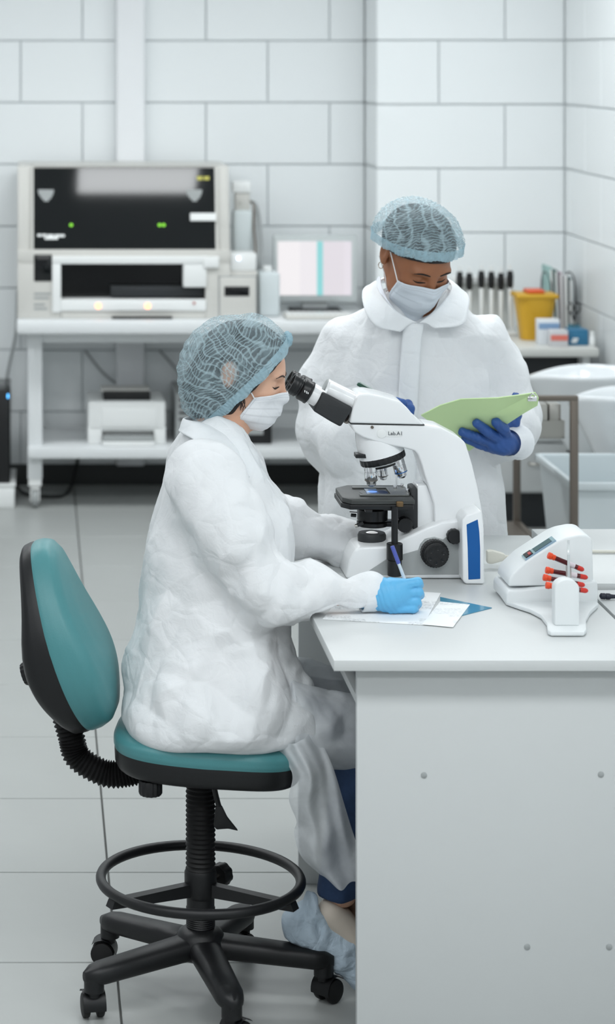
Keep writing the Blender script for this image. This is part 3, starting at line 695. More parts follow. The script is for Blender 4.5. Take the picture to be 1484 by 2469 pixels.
def knob(p, axis, r, l, parent, name='adjust_knob', ridges=14, dep=0.93):
    ax = Vector(axis).normalized(); u = ax.orthogonal().normalized(); w = ax.cross(u); p = Vector(p)
    mb = MB(); n = ridges*4
    rings = []
    for h, k in ((0, 0.92), (l*0.1, 1.0), (l*0.85, 1.0), (l, 0.88)):
        rings.append([mb.bm.verts.new(p+ax*h+(u*math.cos(2*PI*i/n)+w*math.sin(2*PI*i/n))*r*k*(1.0 if i % 4 < 2 else dep)) for i in range(n)])
    for A_, B_ in zip(rings[:-1], rings[1:]):
        for i in range(n): mb.bm.faces.new((A_[i], A_[(i+1) % n], B_[(i+1) % n], B_[i]))
    mb.bm.faces.new(rings[-1]); mb.bm.faces.new(rings[0][::-1])
    return obj(name, mb, m_black, parent)
knob(L2((-0.10, -0.13, 0.516)), (0, 0, -1), 0.026, 0.032, ch)
# backrest: leaning cushion over a black shell
tilt = math.radians(19)
BM = CM @ Matrix.Translation((-0.238, 0, 0.592)) @ Matrix.Rotation(-tilt, 4, 'Y')
hb, wb2 = 0.43, 0.17
def back_outline(u):
    x, y = sup(u, 1, 1, 0.70)
    zz = hb*0.5+hb*0.5*y
    t = zz/hb
    wid = wb2*(0.80+0.24*math.sin(PI*min(1, t*0.9+0.12)))*(1-0.20*max(0, t-0.55)/0.45)
    return x*wid, zz
def bump_x(z):                       # lumbar belly
    return 0.028*math.exp(-((z-0.13)/0.13)**2)
def bcush(u, v):
    prof = [(0.985, -0.004), (1.0, 0.006), (0.995, 0.022), (0.96, 0.040), (0.86, 0.052), (0.6, 0.060), (0.3, 0.062), (0.02, 0.062)]
    i = v*(len(prof)-1); k = min(int(i), len(prof)-2); f = i-k
    r = prof[k][0]*(1-f)+prof[k+1][0]*f; d_ = prof[k][1]*(1-f)+prof[k+1][1]*f
    y, z = back_outline(u); zc = hb*0.5
    y, z = y*r, zc+(z-zc)*r
    return BM @ Vector((d_+bump_x(z)*min(1, d_/0.05 if d_ > 0 else 0)-0.30*y*y, y, z))
mb = MB().grid(bcush, 72, 26, True); mb.bm.verts.ensure_lookup_table(); mb.bm.faces.new([mb.bm.verts[25*72+k] for k in range(72)])
bk = obj('backrest', mb, m_teal, ch, angle=80)
def bshell(u, v):
    prof = [(0.02, -0.062), (0.4, -0.062), (0.75, -0.058), (0.92, -0.050), (0.985, -0.036), (0.998, -0.010), (0.99, 0.004)]
    i = v*(len(prof)-1); k = min(int(i), len(prof)-2); f = i-k
    r = prof[k][0]*(1-f)+prof[k+1][0]*f; d_ = prof[k][1]*(1-f)+prof[k+1][1]*f
    y, z = back_outline(u); zc = hb*0.5
    y, z = y*r, zc+(z-zc)*r
    thick = 0.62+0.75*math.exp(-((z-0.16)/0.14)**2)
    return BM @ Vector((d_*thick-0.30*y*y, y, z))
bs = obj('backrest_shell', MB().grid(bshell, 72, 16, True), m_black, ch, angle=60)
kp = BM @ Vector((-0.082, 0, 0.155)); kd = (BM.to_3x3() @ Vector((-1, 0, 0)))
knob(kp, kd, 0.026, 0.035, ch)
# bellows from seat to back
path = smooth_path([BM @ Vector((-0.055, 0, 0.06)), BM @ Vector((-0.058, 0, -0.01)), L2((-0.275, 0, 0.52)), L2((-0.215, 0, 0.487)), L2((-0.16, 0, 0.49)), L2((-0.12, 0, 0.505))], 14)
rr = []; pp = []
for i, p in enumerate(path):
    pp.append(p); rr.append(0.031 if i % 2 else 0.025)
obj('bellows', MB().tube(pp, rr, 20), m_rubber, ch, angle=20)
obj('support_bar', MB().tube(path, 0.016, 8), m_black, ch)
# column bellows
pp, rr = [], []
for i in range(49):
    z = 0.535-i*(0.255/48); pp.append(L2((0.0, 0, z))); rr.append(0.0335 if i % 2 else 0.0300)
obj('column_sleeve', MB().tube(pp, rr, 28), m_rubber, ch, angle=20)
mb = MB().cyl(L2((0, 0, 0.10)), L2((0, 0, 0.30)), 0.031, n=28)
for i in range(18): mb.tube([L2((0, 0, 0.12+i*0.0045)), L2((0, 0, 0.1218+i*0.0045)), L2((0, 0, 0.1235+i*0.0045))], [0.0312, 0.0326, 0.0312], 28)
obj('column', mb, m_black, ch)
zr = 0.262
hub = obj('ring_hub', MB().lathe([(0.033, 0.0), (0.036, 0.006), (0.036, 0.055), (0.033, 0.062)], L2((0, 0, 0.222)), n=28), m_black, ch)
ring = obj('foot_ring', MB().tube([L2((0.222*math.cos(a), 0.222*math.sin(a), zr)) for a in np.linspace(0, 2*PI, 73)[:-1]], 0.0115, 14, closed=True), m_blackgl if False else m_black, ch)
for adeg in (208, 328, 88):
    a = math.radians(adeg)-RZ
    def sp(r, z, w): return L2((r*math.cos(a)-w*math.sin(a), r*math.sin(a)+w*math.cos(a), z))
    mb = MB()
    q = [sp(0.03, 0.228, -0.012), sp(0.03, 0.228, 0.012), sp(0.235, 0.236, 0.014), sp(0.235, 0.236, -0.014), sp(0.03, 0.256, -0.011), sp(0.03, 0.256, 0.011), sp(0.228, 0.252, 0.013), sp(0.228, 0.252, -0.013)]
    mb.raw(q, [(0, 3, 2, 1), (4, 5, 6, 7), (0, 1, 5, 4), (1, 2, 6, 5), (2, 3, 7, 6), (3, 0, 4, 7)])
    obj('ring_spoke', mb, m_black, ch)
a = math.radians(50)-RZ
kp = L2((0.035*math.cos(a), 0.035*math.sin(a), 0.25)); kd = CM.to_3x3() @ Vector((math.cos(a), math.sin(a), 0))
obj('knob_screw', MB().cyl(kp, kp+kd*0.03, 0.006), m_steel, ch)
knob(kp+kd*0.028, kd, 0.026, 0.03, ch, 'ring_knob', 8)
# lever
lv = [L2((0.03, -0.055, 0.52)), L2((0.035, -0.06, 0.48)), L2((0.045, -0.06, 0.44))]
mb = MB().tube(smooth_path(lv, 4), 0.006, 8)
a0 = L2((0.045, -0.06, 0.445)); ex_ = Vector((1, 0, 0))
poly = [(a0.x-0.008, a0.z), (a0.x+0.006, a0.z), (a0.x+0.018, a0.z-0.025), (a0.x+0.042, a0.z-0.055), (a0.x+0.02, a0.z-0.05), (a0.x-0.006, a0.z-0.052), (a0.x-0.012, a0.z-0.045)]
mb.prism(poly, a0.y-0.006, a0.y+0.006, 'xz', 0.003)
obj('height_lever', mb, m_black, ch)
# five-star base
def arm_section(t):                  # along the arm: height of centre, half width, half height
    z = 0.118-0.022*t; return z, 0.038-0.008*t, 0.026-0.004*t
for k, adeg in enumerate((352, 280, 208, 136, 64)):
    a = math.radians(adeg)-RZ; ca, sa = math.cos(a), math.sin(a)
    mb = MB(); rings = []
    for i in range(15):
        t = i/14; r = 0.0+0.295*t
        z, hw, hh = arm_section(t)
        if i == 14: hw *= 0.35; hh *= 0.5
        elif i == 13: hw *= 0.85; hh *= 0.9
        ring_ = []
        for q in range(16):
            b = 2*PI*q/16; c, s = math.cos(b), math.sin(b)
            yy = hw*math.copysign(abs(c)**0.7, c); zz = hh*math.copysign(abs(s)**0.8, s)
            ring_.append(mb.bm.verts.new(L2((r*ca-yy*sa, r*sa+yy*ca, z+zz))))
        rings.append(ring_)
    for A_, B_ in zip(rings[:-1], rings[1:]):
        for q in range(16): mb.bm.faces.new((A_[q], A_[(q+1) % 16], B_[(q+1) % 16], B_[q]))
    mb.bm.faces.new(rings[0][::-1]); mb.bm.faces.new(rings[-1])
    c0 = Vector((0.272*ca, 0.272*sa, 0))
    mb.cyl(L2(c0+Vector((0, 0, 0.062))), L2(c0+Vector((0, 0, 0.095))), 0.022, n=18)
    lg = obj('base_leg', mb, m_black, ch, angle=60)
    # caster: twin wheels under a hood
    ang = a+[0.9, 2.2, -1.9, 0.6, 2.6][k]; fx, fy = math.cos(ang), math.sin(ang); sxx, syy = -fy, fx
    cc = c0+Vector((fx*0.016, fy*0.016, 0.027))
    w_ = MB()
    for s in (-1, 1):
        i0 = cc+Vector((sxx, syy, 0))*s*0.008; i1 = cc+Vector((sxx, syy, 0))*s*0.024
        w_.cyl(L2(i0), L2(i1), 0.0265, n=24, bev=0.004)
    cs = obj('caster_wheels', w_, m_rubber, lg)
    hd = MB(); R_ = 0.031
    def hood_pt(u, v):
        b = -0.25+u*(PI*0.86); yv = (v-0.5)*0.05
        return L2(cc+Vector((fx*R_*math.cos(b)*-1+sxx*yv, fy*R_*math.cos(b)*-1+syy*yv, R_*math.sin(b)+0.002)))
    hd.grid(hood_pt, 14, 5); hd.cyl(L2(c0+Vector((0, 0, 0.05))), L2(c0+Vector((0, 0, 0.066))), 0.013, n=14)
    obj('caster_hood', hd, m_black, lg)
obj('base_hub', MB().lathe([(0.045, 0.088), (0.058, 0.096), (0.060, 0.125), (0.048, 0.146), (0.034, 0.155)], L2((0, 0, 0)), n=32), m_black, ch)
# ------------------------------------------------------------------ microscope
m_mw = mat('microscope_white', (238, 240, 241), 0.22, vary=0.006, coat=0.25)
m_mg = mat('microscope_grey_panel', (166, 170, 170), 0.35, vary=0.02)
m_mb = mat('microscope_black', (24, 25, 27), 0.35, vary=0.05)
m_mm = mat('microscope_black_matt', (44, 46, 48), 0.5, bump=0.05, bscale=400)
m_stage = mat('stage_anodised', (62, 64, 63), 0.42)
m_blue = mat('blue_panel', (8, 88, 158), 0.35, vary=0.02)
def Q(zx, zy, d): return W(680+zx/2.854, 880+zy/2.854, d)
def QP(l, d): return [(Q(x, y, d).x, Q(x, y, d).z) for x, y in l]
ms = thing('microscope', 'white upright microscope with black stage and blue side stripe', 'microscope', Q(900, 1476, 5.6))
ms.location.z = ZD; WM[ms.name] = Matrix.Translation(ms.location)
YN, YM, YF = 5.525, 5.60, 5.675
bp = [(440, 1477), (462, 1350), (500, 1276), (530, 1255), (730, 1247), (905, 1163), (1000, 1118), (1100, 1080), (1260, 1060), (1260, 1477)]
bp = [(x, max(z, ZD+0.0015)) for x, z in QP(bp, YN)]
base = obj('base', MB().prism(bp, YN, YF, 'xz', 0.009, 3), m_mw, ms)
gp = [(588, 1424), (720, 1335), (938, 1272), (952, 1232), (985, 1195), (1050, 1182), (1110, 1200), (1135, 1180), (1230, 1180), (1232, 1440), (655, 1446), (600, 1441)]
obj('side_panel', MB().prism(QP(gp, YN), YN-0.0018, YN+0.002, 'xz', 0.0008, 1), m_mg, base)
ap = [(472, 404), (985, 412), (1090, 430), (1232, 505), (1264, 535), (1312, 690), (1352, 860), (1380, 1010), (1392, 1110), (1240, 1110), (1062, 1128), (1052, 1100), (1046, 960), (1012, 850), (985, 770), (960, 680), (938, 620), (915, 592), (845, 572), (700, 545), (560, 500), (500, 462)]
arm = obj('arm', MB().prism(QP(ap, 5.55), 5.548, 5.652, 'xz', 0.011, 3), m_mw, ms)
obj('back_column', MB().prism(QP([(935, 832), (1000, 826), (1050, 960), (1056, 1130), (935, 1180)], 5.56), 5.562, 5.638, 'xz', 0.004), m_mw, ms)
hp = [(466, 401), (484, 305), (512, 222), (535, 199), (600, 196), (700, 217), (815, 252), (862, 292), (905, 345), (985, 413)]
head = obj('tube_head', MB().prism(QP(hp, 5.545), 5.543, 5.657, 'xz', 0.016, 4), m_mw, ms)
obj('joint_line', MB().prism(QP([(470, 402), (985, 413), (985, 417), (472, 407)], 5.542), 5.5455, 5.6545, 'xz'), m_mb, ms)
p = Q(622, 428, 5.547); obj('clamp_screw', MB().cyl(p+Vector((0, 0.004, 0)), p+Vector((0, -0.003, 0)), 0.0035, n=14), m_dsteel, ms)
p = Q(687, 472, 5.548); bt = obj('round_badge', MB().cyl(p+Vector((0, 0.002, 0)), p+Vector((0, -0.0016, 0)), 0.0108, n=28, bev=0.0006), m_wplast, arm)
pl = MB().prism(QP([(718, 450), (824, 450), (824, 493), (718, 493)], 5.548), 5.5468, 5.549, 'xz'); lp = obj('name_plate', pl, m_wplast, arm)
tm = text_mesh('Lab.A1', 0.0125)
p = Q(731, 483, 5.5462); tm.transform(Matrix.Translation(p) @ Matrix.Rotation(PI/2, 4, 'X')); obj('lettering', tm, mat('grey_ink', (95, 100, 104), 0.6), lp, smooth=False)
# nosepiece
n0, n1 = Q(648, 470, YM), Q(697, 648, YM); nd = (n1-n0).normalized(); nl = (n1-n0).length
obj('nosepiece_cone', MB().lathe([(0.046, -0.02), (0.050, 0.0), (0.0525, 0.022), (0.0545, nl-0.012)], n0, nd, 40), m_mw, ms)
mb = MB(); n = 96
rings = []
for h, k in ((nl-0.014, 0.98), (nl-0.012, 1), (nl+0.002, 1), (nl+0.004, 0.97)):
    u = nd.orthogonal().normalized(); w = nd.cross(u)
    rings.append([mb.bm.verts.new(n0+nd*h+(u*math.cos(2*PI*i/n)+w*math.sin(2*PI*i/n))*0.0545*k*(1 if i % 4 < 2 else 0.975)) for i in range(n)])
for A_, B_ in zip(rings[:-1], rings[1:]):
    for i in range(n): mb.bm.faces.new((A_[i], A_[(i+1) % n], B_[(i+1) % n], B_[i]))
mb.bm.faces.new(rings[0][::-1]); mb.bm.faces.new(rings[-1])
tur = obj('turret_ring', mb, m_mb, ms)
obj('turret_plate', MB().lathe([(0.050, nl+0.003), (0.0495, nl+0.006), (0.03, nl+0.012)], n0, nd, 40), m_mw, tur)
obj('turret_plate', MB().lathe([(0.034, nl+0.008), (0.032, nl+0.0155), (0.01, nl+0.017)], n0, nd, 32), m_mb, tur)
def objective(a, b, r, name='objective', blue=False):
    a, b = Vector(a), Vector(b); ax = (b-a); l = ax.length; ax.normalize()
    o = obj(name, MB().lathe([(r*0.9, -0.004), (r, 0.0), (r, l*0.25), (r*0.94, l*0.26), (r*0.94, l*0.28), (r, l*0.29), (r, l*0.66), (r*0.72, l*0.80), (r*0.72, l*0.9), (r*0.42, l)], a, ax, 28), m_chrome, tur)
    mb = MB()
    for f in (0.36, 0.43, 0.50): mb.lathe([(r*1.004, l*f), (r*1.004, l*(f+0.035))], a, ax, 28)
    obj('engraving', MB().lathe([(r*1.006, l*0.70*0.94), (r*1.006, l*0.70)], a, ax, 28), m_blue if blue else m_dsteel, o)
objective(Q(612, 695, YM-0.015), Q(618, 836, YM-0.015), 0.0155)
objective(Q(690, 700, YM+0.03), Q(702, 790, YM+0.03), 0.0125)
objective(Q(795, 650, YM-0.01), Q(832, 776, YM-0.01), 0.0155, blue=True)
bb = [Q(508, 612, 5.57), Q(578, 640, 5.57)]
obj('slider', MB().box((bb[0].x, 5.565, bb[1].z), (bb[1].x+0.004, 5.60, bb[0].z), 0.001), m_mb, ms)
# eyepieces
e1 = Q(285, 245, 5.57); e0 = Q(75, 128, 5.57); ed = (e0-e1).normalized()
ed = Vector((ed.x, 0, ed.z)).normalized()
obj('prism_housing', MB().prism(QP([(280, 182), (487, 292), (474, 318), (403, 424), (330, 385), (212, 312), (245, 250)], 5.55), 5.542, 5.658, 'xz', 0.010, 3), m_mm, ms)
t0, t1 = Q(503, 250, YM), Q(298, 150, YM)
mb = MB().lathe([(0.020, 0), (0.020, (t1-t0).length*0.5), (0.0194, (t1-t0).length*0.505), (0.020, (t1-t0).length*0.51), (0.020, (t1-t0).length-0.002)], Vector((t0.x, YM+0.012, t0.z)), (t1-t0), 32)
tb_ = obj('far_tube', mb, m_mw, ms); 
obj('tube_cap', MB().lathe([(0.0185, 0), (0.0185, 0.002), (0.016, 0.003)], Vector((t1.x, YM+0.012, t1.z))-(t1-t0).normalized()*0.002, (t1-t0), 32), m_mg, tb_)
obj('near_tube', MB().lathe([(0.0195, 0), (0.0195, (t1-t0).length-0.004), (0.018, (t1-t0).length-0.001)], Vector((t0.x, YM-0.028, t0.z-0.001)), (t1-t0), 32), m_mw, ms)
for k, yy in enumerate((5.57, 5.632)):
    c = Vector((e1.x, yy, e1.z))
    ey = obj('eyepiece', MB().lathe([(0.0225, -0.005), (0.0225, 0.034), (0.0215, 0.036)], c, ed, 32), m_mw, ms)
    obj('eyecup', MB().lathe([(0.022, 0.034), (0.0275, 0.036), (0.0280, 0.040), (0.0270, 0.041), (0.0270, 0.058), (0.0255, 0.060), (0.0225, 0.062), (0.0225, 0.065), (0.0258, 0.067), (0.0252, 0.072), (0.0262, 0.074), (0.0250, 0.079), (0.0258, 0.081), (0.0248, 0.086), (0.021, 0.086), (0.019, 0.076), (0.002, 0.074)], c, ed, 36), m_mb, ey)
    side = Vector((0, -1, 0))
    mb = MB()
    for j, (hh, wv) in enumerate(((0.044, 0.002), (0.048, 0.004), (0.053, 0.003))):
        q = c+ed*hh+side*0.0266; mb.box(q-Vector((0.0012, 0.001, wv/2+0.001)), q+Vector((0.0012, 0.0012, wv/2+0.001)))
    if k == 0: obj('engraving', mb, m_wplast, ey)
obj('mount_ring', MB().lathe([(0.037, -0.006), (0.039, -0.003), (0.039, 0.002), (0.035, 0.005)], Q(487, 300, YM), ed, 36), m_dsteel, ms)
# stage
zs = 1.060
sx0, sx1 = Q(378, 0, YM).x, Q(872, 0, YM).x
y0, y1 = 5.505, 5.69
st = [(sx0+0.004, y0+0.03), (sx0+0.022, y0), (sx1, y0), (sx1, y1), (sx0+0.035, y1), (sx0+0.004, y1-0.035)]
stage = obj('stage', MB().prism(st, zs-0.012, zs, 'xy', 0.0025), m_stage, ms)
obj('stage_underplate', MB().prism([(x-(0.003 if x < 0.9 else 0), y) for x, y in st], zs-0.024, zs-0.0125, 'xy', 0.002), m_mb, ms)
hc = Q(640, 857, 5.6); hc = Vector((hc.x-0.003, 5.595, zs))
obj('stage_opening', MB().lathe([(0.034, 0.0), (0.034, 0.0006)], hc, (0, 0, 1), 36), m_blackgl, stage)
clp = MB().prism([(hc.x-0.04, hc.y-0.052), (hc.x+0.075, hc.y-0.052), (hc.x+0.082, hc.y-0.02), (hc.x+0.082, hc.y+0.055), (hc.x-0.045, hc.y+0.055), (hc.x-0.045, hc.y+0.042), (hc.x+0.035, hc.y+0.042), (hc.x+0.035, hc.y-0.038), (hc.x-0.04, hc.y-0.038)], zs+0.0007, zs+0.004, 'xy', 0.0006, 1)
cl = obj('slide_holder', clp, mat('holder_grey', (120, 122, 120), 0.35, metal=0.4), stage)
for dx, dy in ((0.055, 0.03), (0.075, 0.05), (0.078, -0.012)): obj('holder_screw', MB().cyl((hc.x+dx, hc.y+dy, zs+0.003), (hc.x+dx, hc.y+dy, zs+0.011), 0.0045, n=14, bev=0.001), m_chrome, cl)
gs = obj('glass_slide', MB().box((hc.x-0.018, hc.y-0.0375, zs+0.0008), (hc.x+0.010, hc.y+0.0375, zs+0.002)), mat('slide_glass', (190, 210, 230), 0.05, trans=0.85, ior=1.5)); tag(gs, 'clear glass slide clamped on the microscope stage', 'slide')
ll = obj('painted_light_spot', MB().lathe([(0.012, 0), (0.012, 0.0005)], (hc.x-0.004, hc.y, zs+0.0004), n=24), mat('light_spot_glow', (120, 160, 220), 0.1, emit=(130, 170, 240), estr=1.2), stage)  # glowing disc stands in for the blue light spot on the slide
a, b = Q(560, 920, 5.52), Q(885, 975, 5.52)
obj('stage_carriage', MB().box((Q(480, 0, 5.52).x, 5.52, b.z-0.002), (Q(700, 0, 5.52).x, 5.62, zs-0.0245), 0.002).box((Q(575, 0, 5.51).x, 5.508, b.z-0.012), (Q(625, 0, 5.51).x, 5.53, zs-0.0245), 0.002).box((Q(700, 0, 5.52).x, 5.51, b.z+0.002), (Q(860, 0, 5.52).x, 5.64, zs-0.0245), 0.002).box((Q(840, 0, 5.55).x, 5.55, b.z+0.004), (Q(912, 0, 5.55).x, 5.65, zs-0.002), 0.002), m_mb, ms)
obj('brass_bracket', MB().box((Q(790, 0, 5.5).x, 5.500, Q(0, 978, 5.5).z), (Q(838, 0, 5.5).x, 5.51, Q(0, 940, 5.5).z), 0.002), mat('worn_brass', (120, 98, 70), 0.35, metal=0.7), ms)
obj('stage_bracket', MB().prism(QP([(890, 848), (925, 842), (938, 860), (938, 1195), (915, 1190), (905, 1115), (800, 1060), (800, 990), (890, 960)], 5.56), 5.563, 5.62, 'xz', 0.003), m_mm, ms)
# condenser
cc = Q(620, 1020, YM)
def zq(y): return Q(0, y, YM).z
cond = obj('condenser', MB().lathe([(0.030, 0), (0.036, 0.002), (0.036, zq(985)-zq(1062)), (0.030, zq(975)-zq(1062))], (cc.x, YM-0.01, zq(1062)), n=36), m_mb, ms)
obj('condenser_carrier', MB().lathe([(0.034, 0), (0.037, 0.002), (0.037, 0.010), (0.034, 0.012)], (cc.x, YM-0.01, zq(1100)), n=36).box((cc.x, YM-0.03, zq(1098)), (Q(900, 0, YM).x, YM+0.015, zq(1066)), 0.003), m_mb, ms)
obj('condenser_lever', MB().cyl(Q(467, 1010, 5.58), Q(520, 1014, 5.58), 0.001, n=8).cyl(Q(512, 1036, 5.575), Q(476, 1033, 5.575), 0.0042, n=14, bev=0.0008).cyl(Q(560, 1085, 5.56), Q(520, 1104, 5.56), 0.0045, n=12), m_mm, cond)
obj('lever_tip', MB().cyl(Q(522, 1103, 5.56), Q(504, 1112, 5.56), 0.0045, n=14, bev=0.001), m_steel, cond)
p = Q(843, 1095, 5.56); knob(p+Vector((0, 0.02, 0)), (0, -1, 0), 0.0185, 0.035, ms, 'condenser_knob', 20, 0.97)
# stage drive
p = Q(777, 975, 5.50)
def zv(y): return Q(0, y, 5.50).z
obj('drive_shaft', MB().lathe([(0.0077, 0), (0.0077, zv(975)-zv(1235))], (p.x, 5.50, zv(1235)), n=24), m_mb, ms)
obj('drive_knob', MB().lathe([(0.0150, 0), (0.0165, 0.001), (0.0165, zv(1340)-zv(1450)-0.001), (0.0155, zv(1340)-zv(1450)), (0.0188, zv(1340)-zv(1450)+0.001), (0.0188, zv(1230)-zv(1450)), (0.0172, zv(1226)-zv(1450)), (0.009, zv(1228)-zv(1450))], (p.x, 5.50, zv(1450)), n=32), m_mb, ms)
# field lamp
zb0 = Q(0, 1256, YN).z; p = Q(620, 0, YM)
lampc = obj('field_lamp_ring', MB().lathe([(0.031, -0.002), (0.033, 0.0), (0.0335, 0.014), (0.031, 0.020), (0.016, 0.0205), (0.014, 0.0185), (0.004, 0.0185)], (p.x, YM, zb0), n=40), m_mm, ms)
obj('field_lens', MB().lathe([(0.0138, 0.0), (0.0138, 0.0012), (0.008, 0.0032), (0.001, 0.004)], (p.x, YM, zb0+0.0187), n=28), mat('lens_glass', (225, 230, 235), 0.05, emit=(255, 255, 255), estr=0.4), lampc)
# focus knobs
p = Q(1046, 1288, YN)
obj('knob_collar', MB().lathe([(0.0345, -0.001), (0.0345, 0.002), (0.033, 0.003)], p, (0, -1, 0), 40), m_mg, ms)
knob(p+Vector((0, -0.001, 0)), (0, -1, 0), 0.0325, 0.024, ms, 'coarse_knob', 30, 0.975)
fk = knob(p+Vector((0, -0.022, 0)), (0, -1, 0), 0.0275, 0.020, ms, 'fine_knob', 40, 0.985)
p2 = p+Vector((0, -0.0422, 0))
for k in range(6):
    a = k*PI/3+0.4; q = p2+Vector((0.0165*math.cos(a), 0, 0.0165*math.sin(a))); obj('dimple', MB().lathe([(0.0042, 0.0), (0.0042, 0.0004), (0.0026, -0.0002), (0.001, -0.0008)], q, (0, -1, 0), 16), m_blackgl, fk)
p = Q(1181, 1173, 5.522)
sk = knob(p, (0, -1, 0), 0.0175, 0.02, ms, 'lamp_knob', 12, 0.96)
# rear block with blue stripe
rp = [(x, max(z, ZD+0.001)) for x, z in QP([(1240, 1072), (1272, 1030), (1376, 1000), (1392, 1130), (1398, 1512), (1268, 1517), (1248, 1488)], 5.47)]
rb = obj('rear_block', MB().prism(rp, 5.47, 5.73, 'xz', 0.006, 3), m_mw, ms)
obj('blue_stripe', MB().prism(QP([(1272, 1098), (1349, 1063), (1360, 1150), (1366, 1260), (1367, 1472), (1285, 1477), (1280, 1260)], 5.47), 5.4688, 5.4715, 'xz', 0.0008, 1), m_blue, rb)
obj('foot', MB().cyl((Q(1330, 0, 5.5).x, 5.50, ZD), (Q(1330, 0, 5.5).x, 5.50, ZD+0.003), 0.009).cyl((Q(1330, 0, 5.5).x, 5.70, ZD), (Q(1330, 0, 5.5).x, 5.70, ZD+0.003), 0.009).cyl((Q(560, 0, 5.5).x, 5.56, ZD), (Q(560, 0, 5.5).x, 5.56, ZD+0.004), 0.009).cyl((Q(560, 0, 5.5).x, 5.64, ZD), (Q(560, 0, 5.5).x, 5.64, ZD+0.004), 0.009), m_rubber, ms)
# mains lead
m_cord = mat('cream_cord', (212, 210, 200), 0.45)
ml = thing('mains_lead', 'cream mains lead running from the microscope across the desks', 'cable', W(1195, 1360, 5.64))
pa = W(1173, 1341, 5.64)
obj('plug', MB().prism([(pa.x+0.001, pa.z-0.016), (pa.x+0.014, pa.z-0.017), (pa.x+0.045, pa.z-0.008), (pa.x+0.045, pa.z+0.006), (pa.x+0.014, pa.z+0.015), (pa.x+0.001, pa.z+0.014)], 5.628, 5.652, 'xz', 0.004), m_cord, ml)
pts = [pa+Vector((0.043, 0, -0.001)), pa+Vector((0.07, 0.005, -0.004)), Vector((1.19, 5.70, ZD+0.0055)), Vector((1.252, 5.74, ZD+0.013)), Vector((1.29, 5.755, ZD+0.0172)), Vector((1.40, 5.75, ZD+0.0172)), Vector((1.6, 5.75, ZD+0.0172)), Vector((1.9, 5.8, ZD+0.0172))]
obj('cord', MB().tube(smooth_path(pts, 6), 0.0042, 10), m_cord, ml)

# ------------------------------------------------------------------ blood tube rotator
def V3(zx, zy, d): return W(1180+zx/4.88, 1270+zy/4.88, d)
def VP(l, d): return [(V3(x, y, d).x, V3(x, y, d).z) for x, y in l]
ro = thing('tube_rotator', 'white blood tube rotator with slanted display on the desk', 'rotator', V3(750, 960, 5.25))
ro.location.z = ZD; WM[ro.name] = Matrix.Translation(ro.location)
m_rw = mat('rotator_white', (226, 230, 231), 0.4, vary=0.01)
yb0, yb1 = 5.25, 5.40
up = [(240, 720), (248, 640), (300, 560), (400, 470), (440, 430), (600, 325), (830, 180), (920, 140), (1080, 108), (1160, 112), (1215, 140), (1236, 200), (1246, 700)]
obj('housing', MB().prism(VP(up, yb0), yb0+0.012, yb1-0.01, 'xz', 0.014, 4), m_rw, ro)
lw = [(x, max(z, ZD+0.006)) for x, z in VP([(203, 930), (203, 790), (235, 750), (420, 745), (780, 700), (1270, 640), (1282, 680), (1284, 955)], yb0)]
obj('lower_housing', MB().prism(lw, yb0, yb1, 'xz', 0.008, 3), m_rw, ro)
pf = [(x, y) for x, y in ((200, 935), (340, 985), (480, 1030), (610, 1100), (680, 1190), (690, 1280), (730, 1300), (1120, 1300), (1150, 1270), (1140, 1150), (1190, 1060), (1290, 965))]
pw = [on_desk(1180+x/4.88, 1270+y/4.88) for x, y in pf]
pw = [(p.x, p.y) for p in pw]+[(1.243, 5.40), (1.05, 5.40)]
obj('foot_plate', MB().prism(pw, ZD+0.002, ZD+0.012, 'xy', 0.003), m_rw, ro)
pc0, pc1 = V3(775, 1235, 5.03), V3(1065, 1235, 5.03); hw = (pc1.x-pc0.x)/2; xc = (pc0.x+pc1.x)/2; ztop = V3(0, 622, 5.03).z
pol = [(xc-hw, ZD+0.012), (xc+hw, ZD+0.012)]+[(xc+hw*math.cos(a), ztop-hw*0.75+hw*0.75*math.sin(a)) for a in np.linspace(0, PI, 13)]
obj('upright_post', MB().prism(pol, 5.03, 5.062, 'xz', 0.005, 3), m_rw, ro)
xb = V3(937, 0, 5.13).x
ax_z = V3(0, 640, 5.06).z-0.004
bd = obj('rotor_board', MB().prism([(xb+(y-5.13)*0.222+e, y) for y, e in ((5.075, -0.0028), (5.075, 0.0028), (5.225, 0.0028), (5.225, -0.0028))], 0.885, 1.024, 'xy', 0.001), mat('clear_acrylic', (214, 220, 222), 0.15, trans=0.25), ro)
obj('rotor_axle', MB().cyl((xb-0.0155, 5.06, ax_z), (xb+0.027, 5.252, ax_z), 0.006), m_steel, ro)
dis = [V3(455, 424, yb0), V3(815, 190, yb0)]
dd = (dis[1]-dis[0]); dd.y = 0; dl = dd.length; dd.normalize(); nn = Vector((-dd.z, 0, dd.x))
def plate(mb, t0, t1, ya, yb_, off, th):
    o = dis[0]; q = []
    for h in (off, off+th):
        for (t, y) in ((t0, ya), (t1, ya), (t1, yb_), (t0, yb_)):
            v = o+dd*(dl*t)+nn*h; q.append(Vector((v.x, y, v.z)))
    return mb.raw(q, [(3, 2, 1, 0), (4, 5, 6, 7), (0, 1, 5, 4), (1, 2, 6, 5), (2, 3, 7, 6), (3, 0, 4, 7)])
dsp = obj('display', plate(MB(), 0.0, 1.0, 5.268, 5.308, -0.002, 0.006), mat('display_blue', (150, 175, 195), 0.12, coat=0.5), ro)
obj('display_screen', plate(MB(), 0.35, 0.9, 5.272, 5.303, 0.0041, 0.001), mat('lcd_dark', (70, 90, 110), 0.1), dsp)
obj('button_strip', plate(MB(), 0.05, 0.28, 5.271, 5.304, 0.0041, 0.002), m_dark, dsp)
